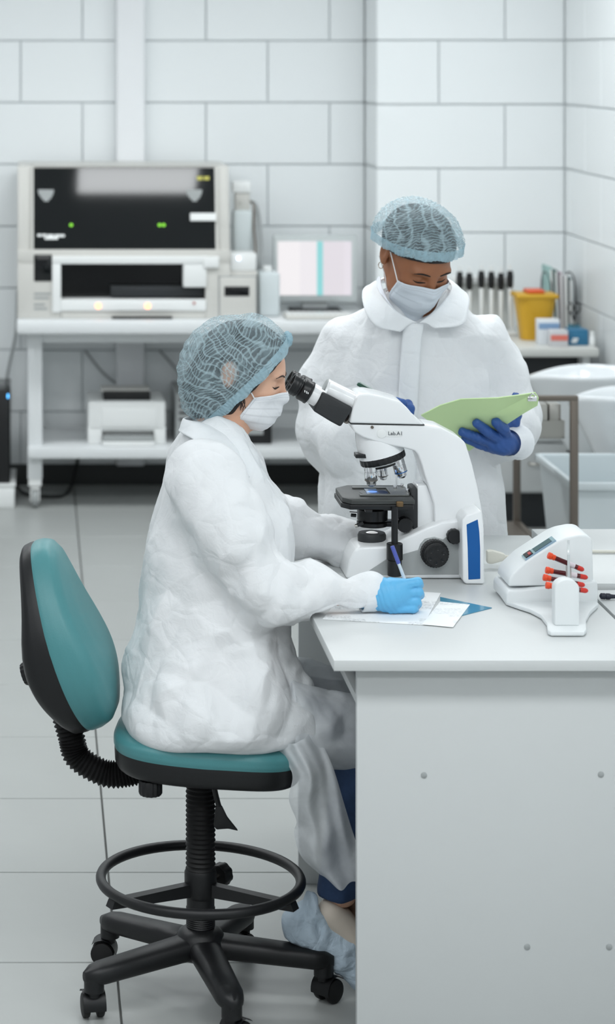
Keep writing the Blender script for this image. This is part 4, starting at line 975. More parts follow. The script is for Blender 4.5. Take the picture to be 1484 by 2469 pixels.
obj('red_key', plate(MB(), 0.16, 0.24, 5.272, 5.288, 0.0061, 0.002), mat('red_key', (180, 70, 70), 0.4), dsp)
m_cap = mat('orange_red_cap', (232, 78, 38), 0.4)
m_blood = mat('dark_blood', (88, 10, 18), 0.15, coat=0.4)
m_tip = mat('red_tube_end', (206, 40, 24), 0.2, coat=0.4)
m_lab = mat('tube_label', (225, 215, 220), 0.5)
labs = ['blood tube tilted highest on the rotator', 'upper level blood tube below the tilted one', 'lower blood tube just above the post top', 'lowest blood tube partly behind the rotator post']
TT = [((715, 342), (1110, 515), 5.20), ((688, 510), (1165, 540), 5.175), ((660, 598), (1155, 612), 5.145), ((690, 690), (1170, 752), 5.115)]
TT = [((715, 342), (1120, 512), 5.205), ((688, 512), (1165, 600), 5.175), ((660, 598), (1130, 690), 5.140), ((690, 690), (1168, 756), 5.105)]
for k, (pa_, pb_, dy) in enumerate(TT):
    a, b = V3(*pa_, dy), V3(*pb_, dy); ax = (b-a); l = ax.length; ax.normalize()
    t = thing('blood_tube', labs[k], 'tube', (a+b)/2, 0, 'blood tubes on the rotator')
    obj('cap', MB().lathe([(0.0065, 0.0), (0.0075, 0.001), (0.0075, 0.008), (0.0062, 0.0095), (0.0062, 0.016), (0.0050, 0.017)], a-ax*0.004, ax, 20), m_cap, t)
    obj('blood_column', MB().lathe([(0.0052, 0.012), (0.0054, 0.014), (0.0054, l*0.80)], a, ax, 20), m_blood, t)
    obj('tube_end', MB().lathe([(0.0056, l*0.80), (0.0056, l-0.006), (0.0040, l-0.002), (0.0012, l)], a, ax, 20), m_tip, t)
    if k < 3: obj('paper_label', MB().lathe([(0.0057, l*0.55), (0.0057, l*0.72)], a, ax, 20), m_lab, t)
rc = thing('rotator_cable', 'black rotator power plug and cable at the right edge', 'cable', W(1460, 1450, 5.33))
obj('connector', MB().lathe([(0.003, 0), (0.007, 0.003), (0.007, 0.012), (0.0055, 0.013), (0.007, 0.015), (0.007, 0.022), (0.005, 0.026), (0.004, 0.04)], W(1447, 1437, 5.32), (1, 0.05, -0.05), 16), mat('navy_plug', (30, 34, 48), 0.4), rc)
p = W(1447, 1437, 5.32)+Vector((0.038, 0.002, -0.002))
obj('cord', MB().tube(smooth_path([p, p+Vector((0.03, 0.004, -0.012)), Vector((p.x+0.09, 5.34, ZD+0.004)), Vector((1.6, 5.36, ZD+0.004)), Vector((1.9, 5.3, ZD+0.004))], 6), 0.0032, 8), m_rubber, rc)
# ------------------------------------------------------------------ implicit surfaces for bodies and clothes
def hash3(ix, iy, iz, seed):
    h = (ix*374761393+iy*668265263+iz*2147483647+seed*974634777).astype(np.int64)
    h = (h ^ (h >> 13))*1274126177
    h = h ^ (h >> 16)
    return (h & 0xffff)/65535.0
def vnoise(P, seed=0):
    I = np.floor(P).astype(np.int64); f = P-I; f = f*f*(3-2*f)
    out = 0
    for a in (0, 1):
        for b in (0, 1):
            for c in (0, 1):
                w = (f[:, 0] if a else 1-f[:, 0])*(f[:, 1] if b else 1-f[:, 1])*(f[:, 2] if c else 1-f[:, 2])
                out = out+w*hash3(I[:, 0]+a, I[:, 1]+b, I[:, 2]+c, seed)
    return out*2-1
def tri(x): return 4*np.abs(x-np.floor(x+0.5))-1
def facet(P, seed, freq, stretch=0.6):
    """linear interpolation of random heights over a tetrahedral lattice: flat facets with sharp creases"""
    r = np.random.RandomState(seed); Qm, _ = np.linalg.qr(r.normal(size=(3, 3)))
    X = (P*np.array([1, 1, stretch]))@Qm*freq+r.rand(3)*9
    I = np.floor(X).astype(np.int64); f = X-I
    o = np.argsort(-f, axis=1); fs = np.take_along_axis(f, o, 1)
    w = [1-fs[:, 0], fs[:, 0]-fs[:, 1], fs[:, 1]-fs[:, 2], fs[:, 2]]
    out = w[0]*hash3(I[:, 0], I[:, 1], I[:, 2], seed); n = np.arange(len(P))
    for k in range(3):
        I[n, o[:, k]] += 1; out = out+w[k+1]*hash3(I[:, 0], I[:, 1], I[:, 2], seed)
    return out*2-1
def crumple(P, seed, amp, freq):
    """crumpled-sheet relief"""
    wv = np.stack([vnoise(P*5+11*i, seed+i) for i in range(3)], 1)*0.02
    Pw = P+wv
    return amp*(1.0*facet(Pw, seed+40, freq*0.9)+1.2*facet(Pw, seed+41, freq*1.8)+0.75*facet(Pw, seed+42, freq*3.3, 0.8))
def s_ell(P, c, r):
    q = P-np.array(c); r = np.array(r, float)
    k0 = np.linalg.norm(q/r, axis=1); k1 = np.linalg.norm(q/(r*r), axis=1)+1e-9
    return k0*(k0-1)/k1
def s_cap(P, a, b, ra, rb):
    a = np.array(a, float); b = np.array(b, float); ba = b-a
    t = np.clip(((P-a)@ba)/(ba@ba), 0, 1)
    return np.linalg.norm(P-a-t[:, None]*ba, axis=1)-(ra+(rb-ra)*t)
def s_chain(P, pts, rs, k=0.0):
    d = None
    for i in range(len(pts)-1):
        e = s_cap(P, pts[i], pts[i+1], rs[i], rs[i+1]); d = e if d is None else (np.minimum(d, e) if k == 0 else smin(d, e, k))
    return d
def smin(a, b, k):
    h = np.clip(0.5+0.5*(b-a)/k, 0, 1); return b+(a-b)*h-k*h*(1-h)
def smax(a, b, k): return -smin(-a, -b, k)
def nets(fn, lo, hi, h):
    """surface nets on a regular grid -> verts, quads"""
    lo = np.array(lo, float); hi = np.array(hi, float)
    n = np.ceil((hi-lo)/h).astype(int)+1
    xs = [lo[i]+h*np.arange(n[i]) for i in range(3)]
    V = np.full(n, 1.0, np.float32); Bk = 8
    nb = -(-n//Bk)                                  # look coarsely first, then fill only the blocks near the surface
    bc = [xs[i][0]+h*(np.arange(nb[i])*Bk+Bk/2) for i in range(3)]
    G = np.stack(np.meshgrid(*bc, indexing='ij'), -1).reshape(-1, 3)
    g = fn(G).reshape(nb); near = np.abs(g) < h*Bk*0.87*1.7+0.012
    for i, j, k in np.argwhere((g < 0) & ~near): V[i*Bk:(i+1)*Bk, j*Bk:(j+1)*Bk, k*Bk:(k+1)*Bk] = -1
    bl = np.argwhere(near); off = np.stack(np.meshgrid(*[np.arange(Bk)]*3, indexing='ij'), -1).reshape(-1, 3)
    for c0 in range(0, len(bl), 600):
        I = (bl[c0:c0+600, None]*Bk+off[None]).reshape(-1, 3); I = I[(I < n).all(1)]
        V[I[:, 0], I[:, 1], I[:, 2]] = fn(lo+h*I)
    S = V < 0
    c = np.zeros(n-1, int)
    for a in (0, 1):
        for b in (0, 1):
            for d in (0, 1): c += S[a:n[0]-1+a, b:n[1]-1+b, d:n[2]-1+d]
    act = (c > 0) & (c < 8)
    idx = -np.ones(n-1, int); cells = np.argwhere(act); idx[act] = np.arange(len(cells))
    acc = np.zeros((len(cells), 3)); cnt = np.zeros(len(cells))
    corner = [(a, b, d) for a in (0, 1) for b in (0, 1) for d in (0, 1)]
    for p in corner:
        for ax in range(3):
            if p[ax]: continue
            q = list(p); q[ax] = 1
            va = V[cells[:, 0]+p[0], cells[:, 1]+p[1], cells[:, 2]+p[2]]; vb = V[cells[:, 0]+q[0], cells[:, 1]+q[1], cells[:, 2]+q[2]]
            m = (va < 0) != (vb < 0); t = np.where(m, va/(va-vb+1e-12), 0)
            pt = np.tile(np.array(p, float), (len(cells), 1)); pt[:, ax] += t
            acc += np.where(m[:, None], pt, 0); cnt += m
    verts = lo+h*(cells+acc/cnt[:, None])
    quads = []
    for ax in range(3):
        o1, o2 = [(1, 2), (2, 0), (0, 1)][ax]
        sl0 = [slice(None)]*3; sl1 = [slice(None)]*3; sl0[ax] = slice(0, n[ax]-1); sl1[ax] = slice(1, n[ax])
        e = S[tuple(sl0)] != S[tuple(sl1)]
        E = np.argwhere(e); E = E[(E[:, o1] > 0) & (E[:, o2] > 0) & (E[:, o1] < n[o1]-1) & (E[:, o2] < n[o2]-1)]
        def cell(d1, d2):
            q = E.copy(); q[:, o1] -= d1; q[:, o2] -= d2; return idx[q[:, 0], q[:, 1], q[:, 2]]
        f = np.stack([cell(1, 1), cell(0, 1), cell(0, 0), cell(1, 0)], 1)
        fl = ~S[E[:, 0], E[:, 1], E[:, 2]]; f[fl] = f[fl][:, ::-1]
        quads.append(f)
    quads = np.concatenate(quads); quads = quads[(quads >= 0).all(1)]
    return verts, quads
def vnormals(v, q):
    n = np.cross(v[q[:, 2]]-v[q[:, 0]], v[q[:, 3]]-v[q[:, 1]]); N = np.zeros_like(v)
    for k in range(4):
        for c in range(3): N[:, c] += np.bincount(q[:, k], n[:, c], len(v))
    return N/(np.linalg.norm(N, axis=1)[:, None]+1e-12)
def relax(v, q, it=2, f=0.5):
    E = np.concatenate([q[:, [0, 1]], q[:, [1, 2]], q[:, [2, 3]], q[:, [3, 0]]])
    I = np.concatenate([E[:, 0], E[:, 1]]); J = np.concatenate([E[:, 1], E[:, 0]]); c = np.maximum(np.bincount(I, minlength=len(v)), 1)
    for _ in range(it):
        t = np.stack([np.bincount(I, v[J, k], len(v)) for k in range(3)], 1)/c[:, None]; v = v+(t-v)*f
    return v
def qmesh(name, v, q):
    me = bpy.data.meshes.new(name); me.vertices.add(len(v)); me.vertices.foreach_set('co', np.ascontiguousarray(v, np.float32).ravel())
    me.loops.add(len(q)*4); me.loops.foreach_set('vertex_index', np.ascontiguousarray(q, np.int32).ravel())
    me.polygons.add(len(q)); me.polygons.foreach_set('loop_start', np.arange(0, len(q)*4, 4, dtype=np.int32)); me.polygons.foreach_set('loop_total', np.full(len(q), 4, np.int32))
    me.update(calc_edges=True); me.validate(); return me
def body_obj(name, fn, lo, hi, h, m, parent, disp=None, smooth_it=2, drop=None, angle=180):
    v, q = nets(fn, lo, hi, h); v = relax(v, q, smooth_it)
    if disp is not None: v = v+vnormals(v, q)*disp(v)[:, None]
    if drop is not None:
        c = v[q].mean(1); q = q[~drop(c)]
        used = np.unique(q); mp = -np.ones(len(v), int); mp[used] = np.arange(len(used)); v = v[used]; q = mp[q]
    return obj(name, qmesh(name, v, q), m, parent, angle=angle)
def Wn(x, y, d): return np.array(W(x, y, d))

# ------------------------------------------------------------------ fabrics and skin
def fabric(name, col, translucent=0.25, clear=0.0, rough=0.55, bump=0.5, bscale=35, clear_lines=None):
    m = bpy.data.materials.new(name); m.use_nodes = True; nt = m.node_tree; L = nt.links; b = nt.nodes['Principled BSDF']
    out = nt.nodes['Material Output']; tc = nt.nodes.new('ShaderNodeTexCoord')
    nz = nt.nodes.new('ShaderNodeTexNoise'); nz.inputs['Scale'].default_value = bscale; nz.inputs['Detail'].default_value = 6; nz.inputs['Distortion'].default_value = 0.6
    L.new(tc.outputs['Object'], nz.inputs['Vector'])
    vo = nt.nodes.new('ShaderNodeTexVoronoi'); vo.feature = 'DISTANCE_TO_EDGE'; vo.inputs['Scale'].default_value = bscale*0.35
    wn = nt.nodes.new('ShaderNodeTexNoise'); wn.inputs['Scale'].default_value = 6; L.new(tc.outputs['Object'], wn.inputs['Vector'])
    ad = nt.nodes.new('ShaderNodeVectorMath'); ad.operation = 'MULTIPLY_ADD'; ad.inputs[1].default_value = (0.15, 0.15, 0.15); L.new(wn.outputs['Color'], ad.inputs[0]); L.new(tc.outputs['Object'], ad.inputs[2]); L.new(ad.outputs[0], vo.inputs['Vector'])
    mm = nt.nodes.new('ShaderNodeMath'); mm.operation = 'MINIMUM'; mm.inputs[1].default_value = 0.12; L.new(vo.outputs[0], mm.inputs[0])
    ms_ = nt.nodes.new('ShaderNodeMath'); ms_.operation = 'MULTIPLY_ADD'; ms_.inputs[1].default_value = 2.5; L.new(mm.outputs[0], ms_.inputs[0]); L.new(nz.outputs['Fac'], ms_.inputs[2])
    bp = nt.nodes.new('ShaderNodeBump'); bp.inputs['Strength'].default_value = bump; bp.inputs['Distance'].default_value = 0.006
    L.new(ms_.outputs[0], bp.inputs['Height']); L.new(bp.outputs[0], b.inputs['Normal'])
    b.inputs['Base Color'].default_value = rgb(col); b.inputs['Roughness'].default_value = rough; b.inputs['Specular IOR Level'].default_value = 0.3
    tr_ = nt.nodes.new('ShaderNodeBsdfTranslucent'); tr_.inputs[0].default_value = rgb(col); L.new(bp.outputs[0], tr_.inputs['Normal'])
    mx = nt.nodes.new('ShaderNodeMixShader'); mx.inputs[0].default_value = translucent
    L.new(b.outputs[0], mx.inputs[1]); L.new(tr_.outputs[0], mx.inputs[2]); last = mx
    if clear > 0:
        tp = nt.nodes.new('ShaderNodeBsdfTransparent'); m2 = nt.nodes.new('ShaderNodeMixShader')
        rp = nt.nodes.new('ShaderNodeMapRange'); rp.inputs[1].default_value = 0.3; rp.inputs[2].default_value = 0.7; rp.inputs[3].default_value = clear*0.75; rp.inputs[4].default_value = min(1, clear*1.25)
        L.new(nz.outputs['Fac'], rp.inputs[0]); L.new(rp.outputs[0], m2.inputs[0])
        if clear_lines:          # gathered creases are denser than the single layer
            mp = nt.nodes.new('ShaderNodeMapping'); mp.inputs['Rotation'].default_value = clear_lines[0]; L.new(ad.outputs[0], mp.inputs[0])
            pr_ = None
            for kx, (sc1, ax, th) in enumerate(clear_lines[1]):
                wv = nt.nodes.new('ShaderNodeTexWave'); wv.bands_direction = ax; wv.inputs['Scale'].default_value = sc1; wv.inputs['Distortion'].default_value = 5; wv.inputs['Detail'].default_value = 2.5; wv.inputs['Detail Scale'].default_value = 1.6
                L.new(mp.outputs[0], wv.inputs[0])
                r2 = nt.nodes.new('ShaderNodeMapRange'); r2.inputs[1].default_value = th; r2.inputs[2].default_value = 1.0; r2.inputs[3].default_value = 1.0; r2.inputs[4].default_value = 0.50
                L.new(wv.outputs['Fac'], r2.inputs[0])
                ml_ = nt.nodes.new('ShaderNodeMath'); ml_.operation = 'MULTIPLY'
                L.new(r2.outputs[0], ml_.inputs[0]); L.new((pr_ or rp).outputs[0], ml_.inputs[1]); pr_ = ml_
            L.new(pr_.outputs[0], m2.inputs[0])
        L.new(mx.outputs[0], m2.inputs[1]); L.new(tp.outputs[0], m2.inputs[2]); last = m2
    L.new(last.outputs[0], out.inputs['Surface']); return m
def skin(name, col, dark):
    m = bpy.data.materials.new(name); m.use_nodes = True; nt = m.node_tree; L = nt.links; b = nt.nodes['Principled BSDF']
    tc = nt.nodes.new('ShaderNodeTexCoord'); nz = nt.nodes.new('ShaderNodeTexNoise'); nz.inputs['Scale'].default_value = 18; nz.inputs['Detail'].default_value = 5
    L.new(tc.outputs['Object'], nz.inputs['Vector'])
    mx = nt.nodes.new('ShaderNodeMix'); mx.data_type = 'RGBA'; mx.inputs[6].default_value = rgb(col); mx.inputs[7].default_value = rgb(dark); L.new(nz.outputs['Fac'], mx.inputs[0])
    L.new(mx.outputs[2], b.inputs['Base Color']); b.inputs['Roughness'].default_value = 0.5
    b.inputs['Subsurface Weight'].default_value = 0.12; b.inputs['Subsurface Radius'].default_value = (0.01, 0.004, 0.002); b.inputs['Subsurface Scale'].default_value = 0.5
    n2 = nt.nodes.new('ShaderNodeTexNoise'); n2.inputs['Scale'].default_value = 300; L.new(tc.outputs['Object'], n2.inputs['Vector'])
    bp = nt.nodes.new('ShaderNodeBump'); bp.inputs['Strength'].default_value = 0.06; bp.inputs['Distance'].default_value = 0.002; L.new(n2.outputs['Fac'], bp.inputs['Height']); L.new(bp.outputs[0], b.inputs['Normal'])
    return m
m_coat = fabric('white_nonwoven', (245, 248, 250), 0.18, 0.0)
m_skirt = fabric('thin_white_nonwoven', (236, 240, 243), 0.2, 0.30, bump=0.3, bscale=22)
m_mask = fabric('mask_white', (238, 240, 243), 0.1, 0.0, bump=0.08, bscale=60)
m_mask2 = fabric('mask_bluish', (222, 230, 238), 0.1, 0.0, bump=0.08, bscale=60)
m_bcap = fabric('blue_bouffant', (190, 214, 222), 0.25, 0.70, bump=0.3, bscale=40, clear_lines=((0.0, -0.77, 0.0), ((40, 'X', 0.55), (16, 'Z', 0.80))))
m_bcap2 = fabric('blue_bouffant_frontal', (194, 218, 226), 0.25, 0.70, bump=0.3, bscale=40, clear_lines=((0.0, 0.15, 0.1), ((40, 'Z', 0.55), (9, 'X', 0.80))))
m_band = fabric('blue_elastic', (186, 218, 230), 0.25, 0.30, bump=0.5, bscale=90)
m_glove = mat('light_blue_nitrile', (98, 178, 224), 0.42, vary=0.04, vscale=25, bump=0.25, bscale=90)
m_glove2 = mat('dark_blue_nitrile', (46, 84, 148), 0.5, vary=0.06, vscale=25, bump=0.3, bscale=120)
m_skinw = skin('fair_skin', (226, 184, 158), (206, 156, 130))
m_skinm = skin('brown_skin', (164, 108, 74), (132, 84, 56))
m_hair = mat('dark_hair', (26, 24, 26), 0.5, vary=0.3, vscale=60, bump=0.4, bscale=120)
m_brow = mat('brow_hair', (66, 50, 42), 0.7)
m_lash = mat('lash', (20, 15, 14), 0.6)
m_jean = mat('blue_denim', (44, 66, 100), 0.8, vary=0.25, vscale=60, bump=0.3, bscale=300)
m_cord2 = mat('white_elastic_cord', (238, 240, 242), 0.6)

# ------------------------------------------------------------------ heads
class Head:
    """local axes: +x where the face looks, +y its left, +z up; origin between the eyes' level and the ears"""
    def __init__(s, o, yaw, pitch, roll=0.0, sc=1.0):
        s.o = np.array(o); s.sc = sc
        s.R = np.array(Matrix.Rotation(yaw, 3, 'Z') @ Matrix.Rotation(pitch, 3, 'Y') @ Matrix.Rotation(roll, 3, 'X'))
    def to(s, p): return s.o+s.sc*(s.R@np.array(p, float))
    def loc(s, P): return ((P-s.o)@s.R)/s.sc
    def sdf_local(s, q):
        d = s_ell(q, (-0.006, 0, 0.032), (0.098, 0.076, 0.088))
        d = smin(d, s_ell(q, (0.030, 0, -0.022), (0.063, 0.058, 0.090)), 0.03)
        d = smin(d, s_ell(q, (0.050, 0, -0.082), (0.040, 0.040, 0.030)), 0.035)
        for y in (-1, 1):
            d = smin(d, s_ell(q, (0.010, y*0.048, -0.062), (0.040, 0.016, 0.030)), 0.03)
            d = smin(d, s_ell(q, (0.058, y*0.040, -0.024), (0.024, 0.022, 0.020)), 0.02)
            d = smin(d, s_ell(q, (0.076, y*0.030, 0.024), (0.016, 0.026, 0.009)), 0.014)
            d = smax(d, -s_ell(q, (0.100, y*0.037, 0.002), (0.026, 0.024, 0.0135)), 0.010)
            d = smin(d, s_ell(q, (0.0690, y*0.032, 0.001), (0.0140, 0.0165, 0.0115)), 0.004)
            e = s_ell(q, (-0.030, y*0.080, 0.010), (0.020, 0.007, 0.033)); e = smax(e, -s_ell(q, (-0.026, y*0.089, 0.014), (0.010, 0.007, 0.020)), 0.004)
            e = smin(e, s_ell(q, (-0.024, y*0.077, -0.016), (0.009, 0.006, 0.011)), 0.006)
            d = smin(d, e, 0.006)
        d = smin(d, s_cap(q, (0.086, 0, 0.016), (0.103, 0, -0.030), 0.007, 0.0110), 0.010)
        for y in (-1, 1): d = smin(d, s_ell(q, (0.094, y*0.011, -0.034), (0.010, 0.008, 0.007)), 0.006)
        d = smin(d, s_ell(q, (0.092, 0, -0.058), (0.012, 0.022, 0.006)), 0.006); d = smin(d, s_ell(q, (0.090, 0, -0.069), (0.012, 0.018, 0.006)), 0.006)
        return d
    def sdf(s, P):
        r = np.linalg.norm(P-s.o, axis=1); out = r-0.13; k = r < 0.23
        if k.any(): out[k] = s.sdf_local(s.loc(P[k]))*s.sc
        return out
    def hit(s, p, dirv, off=0.0):
        """march from a local start point along a local direction to the skin"""
        p = np.array(p, float); dv = np.array(dirv, float); dv /= np.linalg.norm(dv)
        for _ in range(40):
            d = float(s.sdf_local(p[None])[0])-off
            if abs(d) < 1e-4: break
            p = p+dv*d*0.8
        return p
    def surf(s, pts, off=0.0006, dirv=(-1, 0, 0)):
        return [Vector(s.to(s.hit(p, dirv, off))) for p in pts]
    def mask(s, name, m, parent, top=(0.006, -0.010), bot=(-0.120, -0.104), phi=(66, 86), pleat=0.0016, clr=0.004):
        nu, nv = 61, 41; R = np.zeros((nv, nu)); Z = np.zeros((nv, nu)); PH = np.zeros((nv, nu))
        for j in range(nv):
            v = j/(nv-1)
            for i in range(nu):
                u = 2*i/(nu-1)-1
                zt = top[0]+(top[1]-top[0])*u*u; zb_ = bot[0]+(bot[1]-bot[0])*u*u
                Z[j, i] = zt+(zb_-zt)*v; PH[j, i] = math.radians(phi[0]+(phi[1]-phi[0])*v)*u
        ca, sa = np.cos(PH), np.sin(PH)
        R[:] = 0.16
        for _ in range(40):
            q = np.stack([0.012+R*ca, R*sa, np.maximum(Z, -0.112)], -1).reshape(-1, 3); R -= 0.7*(s.sdf_local(q).reshape(nv, nu)-clr)
        R0 = R.copy()
        for _ in range(60):
            B = R.copy(); B[1:-1] = (R[:-2]+R[2:])/2*0.5+B[1:-1]*0.5; B[:, 1:-1] = (R[:, :-2]+R[:, 2:])/2*0.5+B[:, 1:-1]*0.5
            R = np.maximum(B, R0)
        R[-4:] -= np.linspace(0, 0.006, 4)[:, None]*np.cos(PH[-4:])
        V_ = np.linspace(0, 1, nv)[:, None]
        R += pleat*(((V_*5) % 1.0)-0.5)*np.clip((V_-0.15)*8, 0, 1)*np.clip((0.92-V_)*8, 0, 1)
        uu = np.linspace(-1, 1, nu)[None]
        R += 0.0012*np.sin(uu*40+V_*9)*np.clip(np.abs(uu)-0.7, 0, 1)*3
        P = np.stack([0.012+R*ca, R*sa, Z], -1).reshape(-1, 3)
        v = s.o+s.sc*(P@s.R.T)
        q = np.array([[j*nu+i, j*nu+i+1, (j+1)*nu+i+1, (j+1)*nu+i] for j in range(nv-1) for i in range(nu-1)])
        o = obj(name, qmesh(name, v, q), m, parent, angle=60)
        md_ = o.modifiers.new('thickness', 'SOLIDIFY'); md_.thickness = 0.0012; md_.offset = 1
        s.mg = v.reshape(nv, nu, 3)
        # sewn seams
        mb = MB()
        for j in (2, 4): mb.tube([Vector(p) for p in s.mg[j, 1:-1]+0.0003*s.R[:, 0]], 0.0005, 5)
        for i in (2, nu-3): mb.tube([Vector(p) for p in s.mg[1:-1, i]], 0.0005, 5)
        obj('seam', mb, m_gplast if False else mat('seam_grey', (205, 210, 216), 0.6), o)['kind'] = 'stuff'
        return o

def lashes_brows(hd, parent, sides, brow_c):
    for y in sides:
        pts = hd.surf([(0.12, y*0.017, -0.0035), (0.12, y*0.024, -0.0062), (0.12, y*0.033, -0.0072), (0.12, y*0.041, -0.0060), (0.12, y*0.0475, -0.0030)], 0.0004)
        obj('eyelash', MB().tube(smooth_path(pts, 8), [0.0005+0.0017*math.sin(PI*(0.12+0.84*i/32))**1.5 for i in range(33)], 8), m_lash, parent)
        ip = hd.to(hd.hit((0.12, y*0.035, -0.0088), (-1, 0, 0), -0.0022)); obj('iris', MB().ell(ip, 0.0046, 14), m_lash, parent)
        pts = hd.surf([(0.12, y*0.015, 0.0215), (0.12, y*0.025, 0.0245), (0.12, y*0.036, 0.0265), (0.12, y*0.046, 0.0255), (0.12, y*0.054, 0.0195)], 0.0003)
        n = 8*4+1
        obj('eyebrow', MB().tube(smooth_path(pts, 8), [0.0006+0.0021*math.sin(PI*(0.16+0.82*i/n)) for i in range(n)], 8, flat=0.8), brow_c, parent)

# ------------------------------------------------------------------ the seated person
wp = thing('person', 'seated person in white lab coat and blue hair cap writing beside the microscope', 'person', (0.40, 5.32, 0.0))
YH = 5.46
HW = Head(Wn(588, 906, YH), math.radians(-11), math.radians(12), 0.0, 0.96)
rows = [(1012, 442, 560, .055, 5.44), (1050, 428, 598, .095, 5.43), (1100, 408, 622, .150, 5.42), (1160, 390, 650, .180, 5.41), (1220, 375, 675, .190, 5.40), (1300, 360, 694, .195, 5.39),
        (1400, 346, 698, .195, 5.37), (1500, 331, 697, .20, 5.35), (1600, 312, 697, .215, 5.32), (1680, 308, 700, .225, 5.30), (1745, 316, 700, .225, 5.29), (1800, 330, 690, .22, 5.29)]
tz = np.array([H-(r[0]-CY)*r[4]/F for r in rows])[::-1]
tb0 = np.array([(r[1]-CX)*r[4]/F for r in rows])[::-1]; tf0 = np.array([(r[2]-CX)*r[4]/F for r in rows])[::-1]
tw_ = np.array([r[3] for r in rows])[::-1]; ty_ = np.array([r[4] for r in rows])[::-1]
def torso(P, grow=0.0, p=2.3):
    z = P[:, 2]; a0 = np.interp(z, tz, tb0); a1 = np.interp(z, tz, tf0); b = np.interp(z, tz, tw_)+grow; yc = np.interp(z, tz, ty_)
    c = (a0+a1)/2; a = (a1-a0)/2+grow
    q = (np.abs((P[:, 0]-c)/a)**p+np.abs((P[:, 1]-yc)/b)**p)**(1/p)
    d = (q-1)*np.minimum(a, b)
    return smax(smax(d, z-(tz[-1]+0.0), 0.01), 0.606-z, 0.02)
near_arm = ([Wn(492, 1158, 5.235), Wn(575, 1300, 5.175), Wn(652, 1422, 5.16), Wn(760, 1428, 5.175), Wn(890, 1430, 5.20)], [.078, .072, .070, .056, .043])
far_arm = ([Wn(560, 1150, 5.58), Wn(640, 1235, 5.64), Wn(712, 1285, 5.68), Wn(800, 1302, 5.70), Wn(935, 1306, 5.72)], [.075, .066, .062, .052, .042])
def sl(P, arm, grow=0.0): return s_chain(P, arm[0], [r+grow for r in arm[1]], 0.03)
th_n = ([Wn(430, 1735, 5.20), Wn(640, 1735, 5.20), Wn(870, 1762, 5.22)], [.100, .098, .082])
th_f = ([Wn(450, 1700, 5.40), Wn(680, 1688, 5.42), Wn(890, 1712, 5.44)], [.095, .088, .078])
elbow_bulge = Wn(705, 1240, 5.66)
def coat_sdf(P):
    d = torso(P)
    d = smin(d, sl(P, near_arm), 0.045); d = smin(d, sl(P, far_arm), 0.045)
    d = smin(d, s_ell(P, elbow_bulge, (.030, .05, .045)), 0.03)
    d = smin(d, s_ell(P, Wn(690, 1440, 5.16), (.075, .055, .052)), 0.03)
    th = smin(s_chain(P, th_n[0], th_n[1], 0.03), s_chain(P, th_f[0], th_f[1], 0.03), 0.07)
    d = smin(d, smax(smax(th, P[:, 0]-0.615, 0.02), 0.606-P[:, 2], 0.02), 0.06)
    d = smax(d, 0.874-P[:, 2]-100*np.clip(0.605-P[:, 0], 0, 1)-100*np.clip(0.80-P[:, 2], 0, 1), 0.012)         # sleeves lie on the desk
    # neck opening
    d = smax(d, -s_cap(P, Wn(560, 1010, 5.45), Wn(590, 1090, 5.44), .062, .045), 0.012)
    return d
def coat_disp(v):
    d = crumple(v, 3, 0.015, 6.0)
    # sleeve rings near elbow and cuff, hanging folds low on the back
    g = np.exp(-((v-Wn(660, 1420, 5.16))**2).sum(1)/0.012); d += 0.005*g*facet(v, 91, 22)
    g = np.exp(-((v-Wn(760, 1300, 5.7))**2).sum(1)/0.014); d += 0.006*g*facet(v, 92, 20)
    g = np.clip((0.98-v[:, 2])/0.3, 0, 1)*np.clip((0.62-v[:, 0])/0.1, 0, 1); d += 0.007*g*tri((v[:, 0]*1.0+v[:, 2]*0.55)*5+vnoise(v*5, 8)*0.5)
    return d*np.clip((v[:, 2]-0.60)/0.03, 0.15, 1)
coat = body_obj('lab_coat', coat_sdf, (0.17, 4.97, 0.58), (0.87, 5.83, 1.32), 0.0048, m_coat, wp, coat_disp, 2)
# skirt over the lap and down the near shin
def skirt_sdf(P):
    d = smin(s_chain(P, th_n[0], th_n[1], 0.03), s_chain(P, th_f[0], th_f[1], 0.03), 0.07)
    d = smin(d, s_ell(P, Wn(560, 1690, 5.24), (.10, .13, .09)), 0.05)
    d = smax(d, 0.603-P[:, 2]-10*np.clip(P[:, 0]-0.56, 0, 1), 0.015)
    return smax(smax(d-0.002, P[:, 0]-0.80, 0.01), 0.56-P[:, 0], 0.01)
def skirt_disp(v):
    d = crumple(v, 31, 0.012, 7)
    d += 0.004*tri((v[:, 0]*1.2+v[:, 2]*0.9)*7+vnoise(v*6, 2)*0.6)*np.clip((v[:, 0]-0.45)/0.1, 0, 1)
    return d*np.clip((v[:, 2]-0.59)/0.03, 0.1, 1)
body_obj('coat_skirt', skirt_sdf, (0.25, 5.02, 0.50), (0.83, 5.58, 0.86), 0.006, m_skirt, wp, skirt_disp, 2)
left = smooth_path([W(655, 1800, 5.12), W(706, 1868, 5.09), W(697, 1930, 5.11), W(716, 1985, 5.12), W(711, 2020, 5.13), W(728, 2075, 5.14), W(775, 2122, 5.15)], 6)
rght = smooth_path([W(760, 1760, 5.13), W(800, 1840, 5.12), W(828, 1930, 5.13), W(850, 2000, 5.14), W(872, 2060, 5.15), W(890, 2095, 5.16), W(900, 2128, 5.17)], 6)
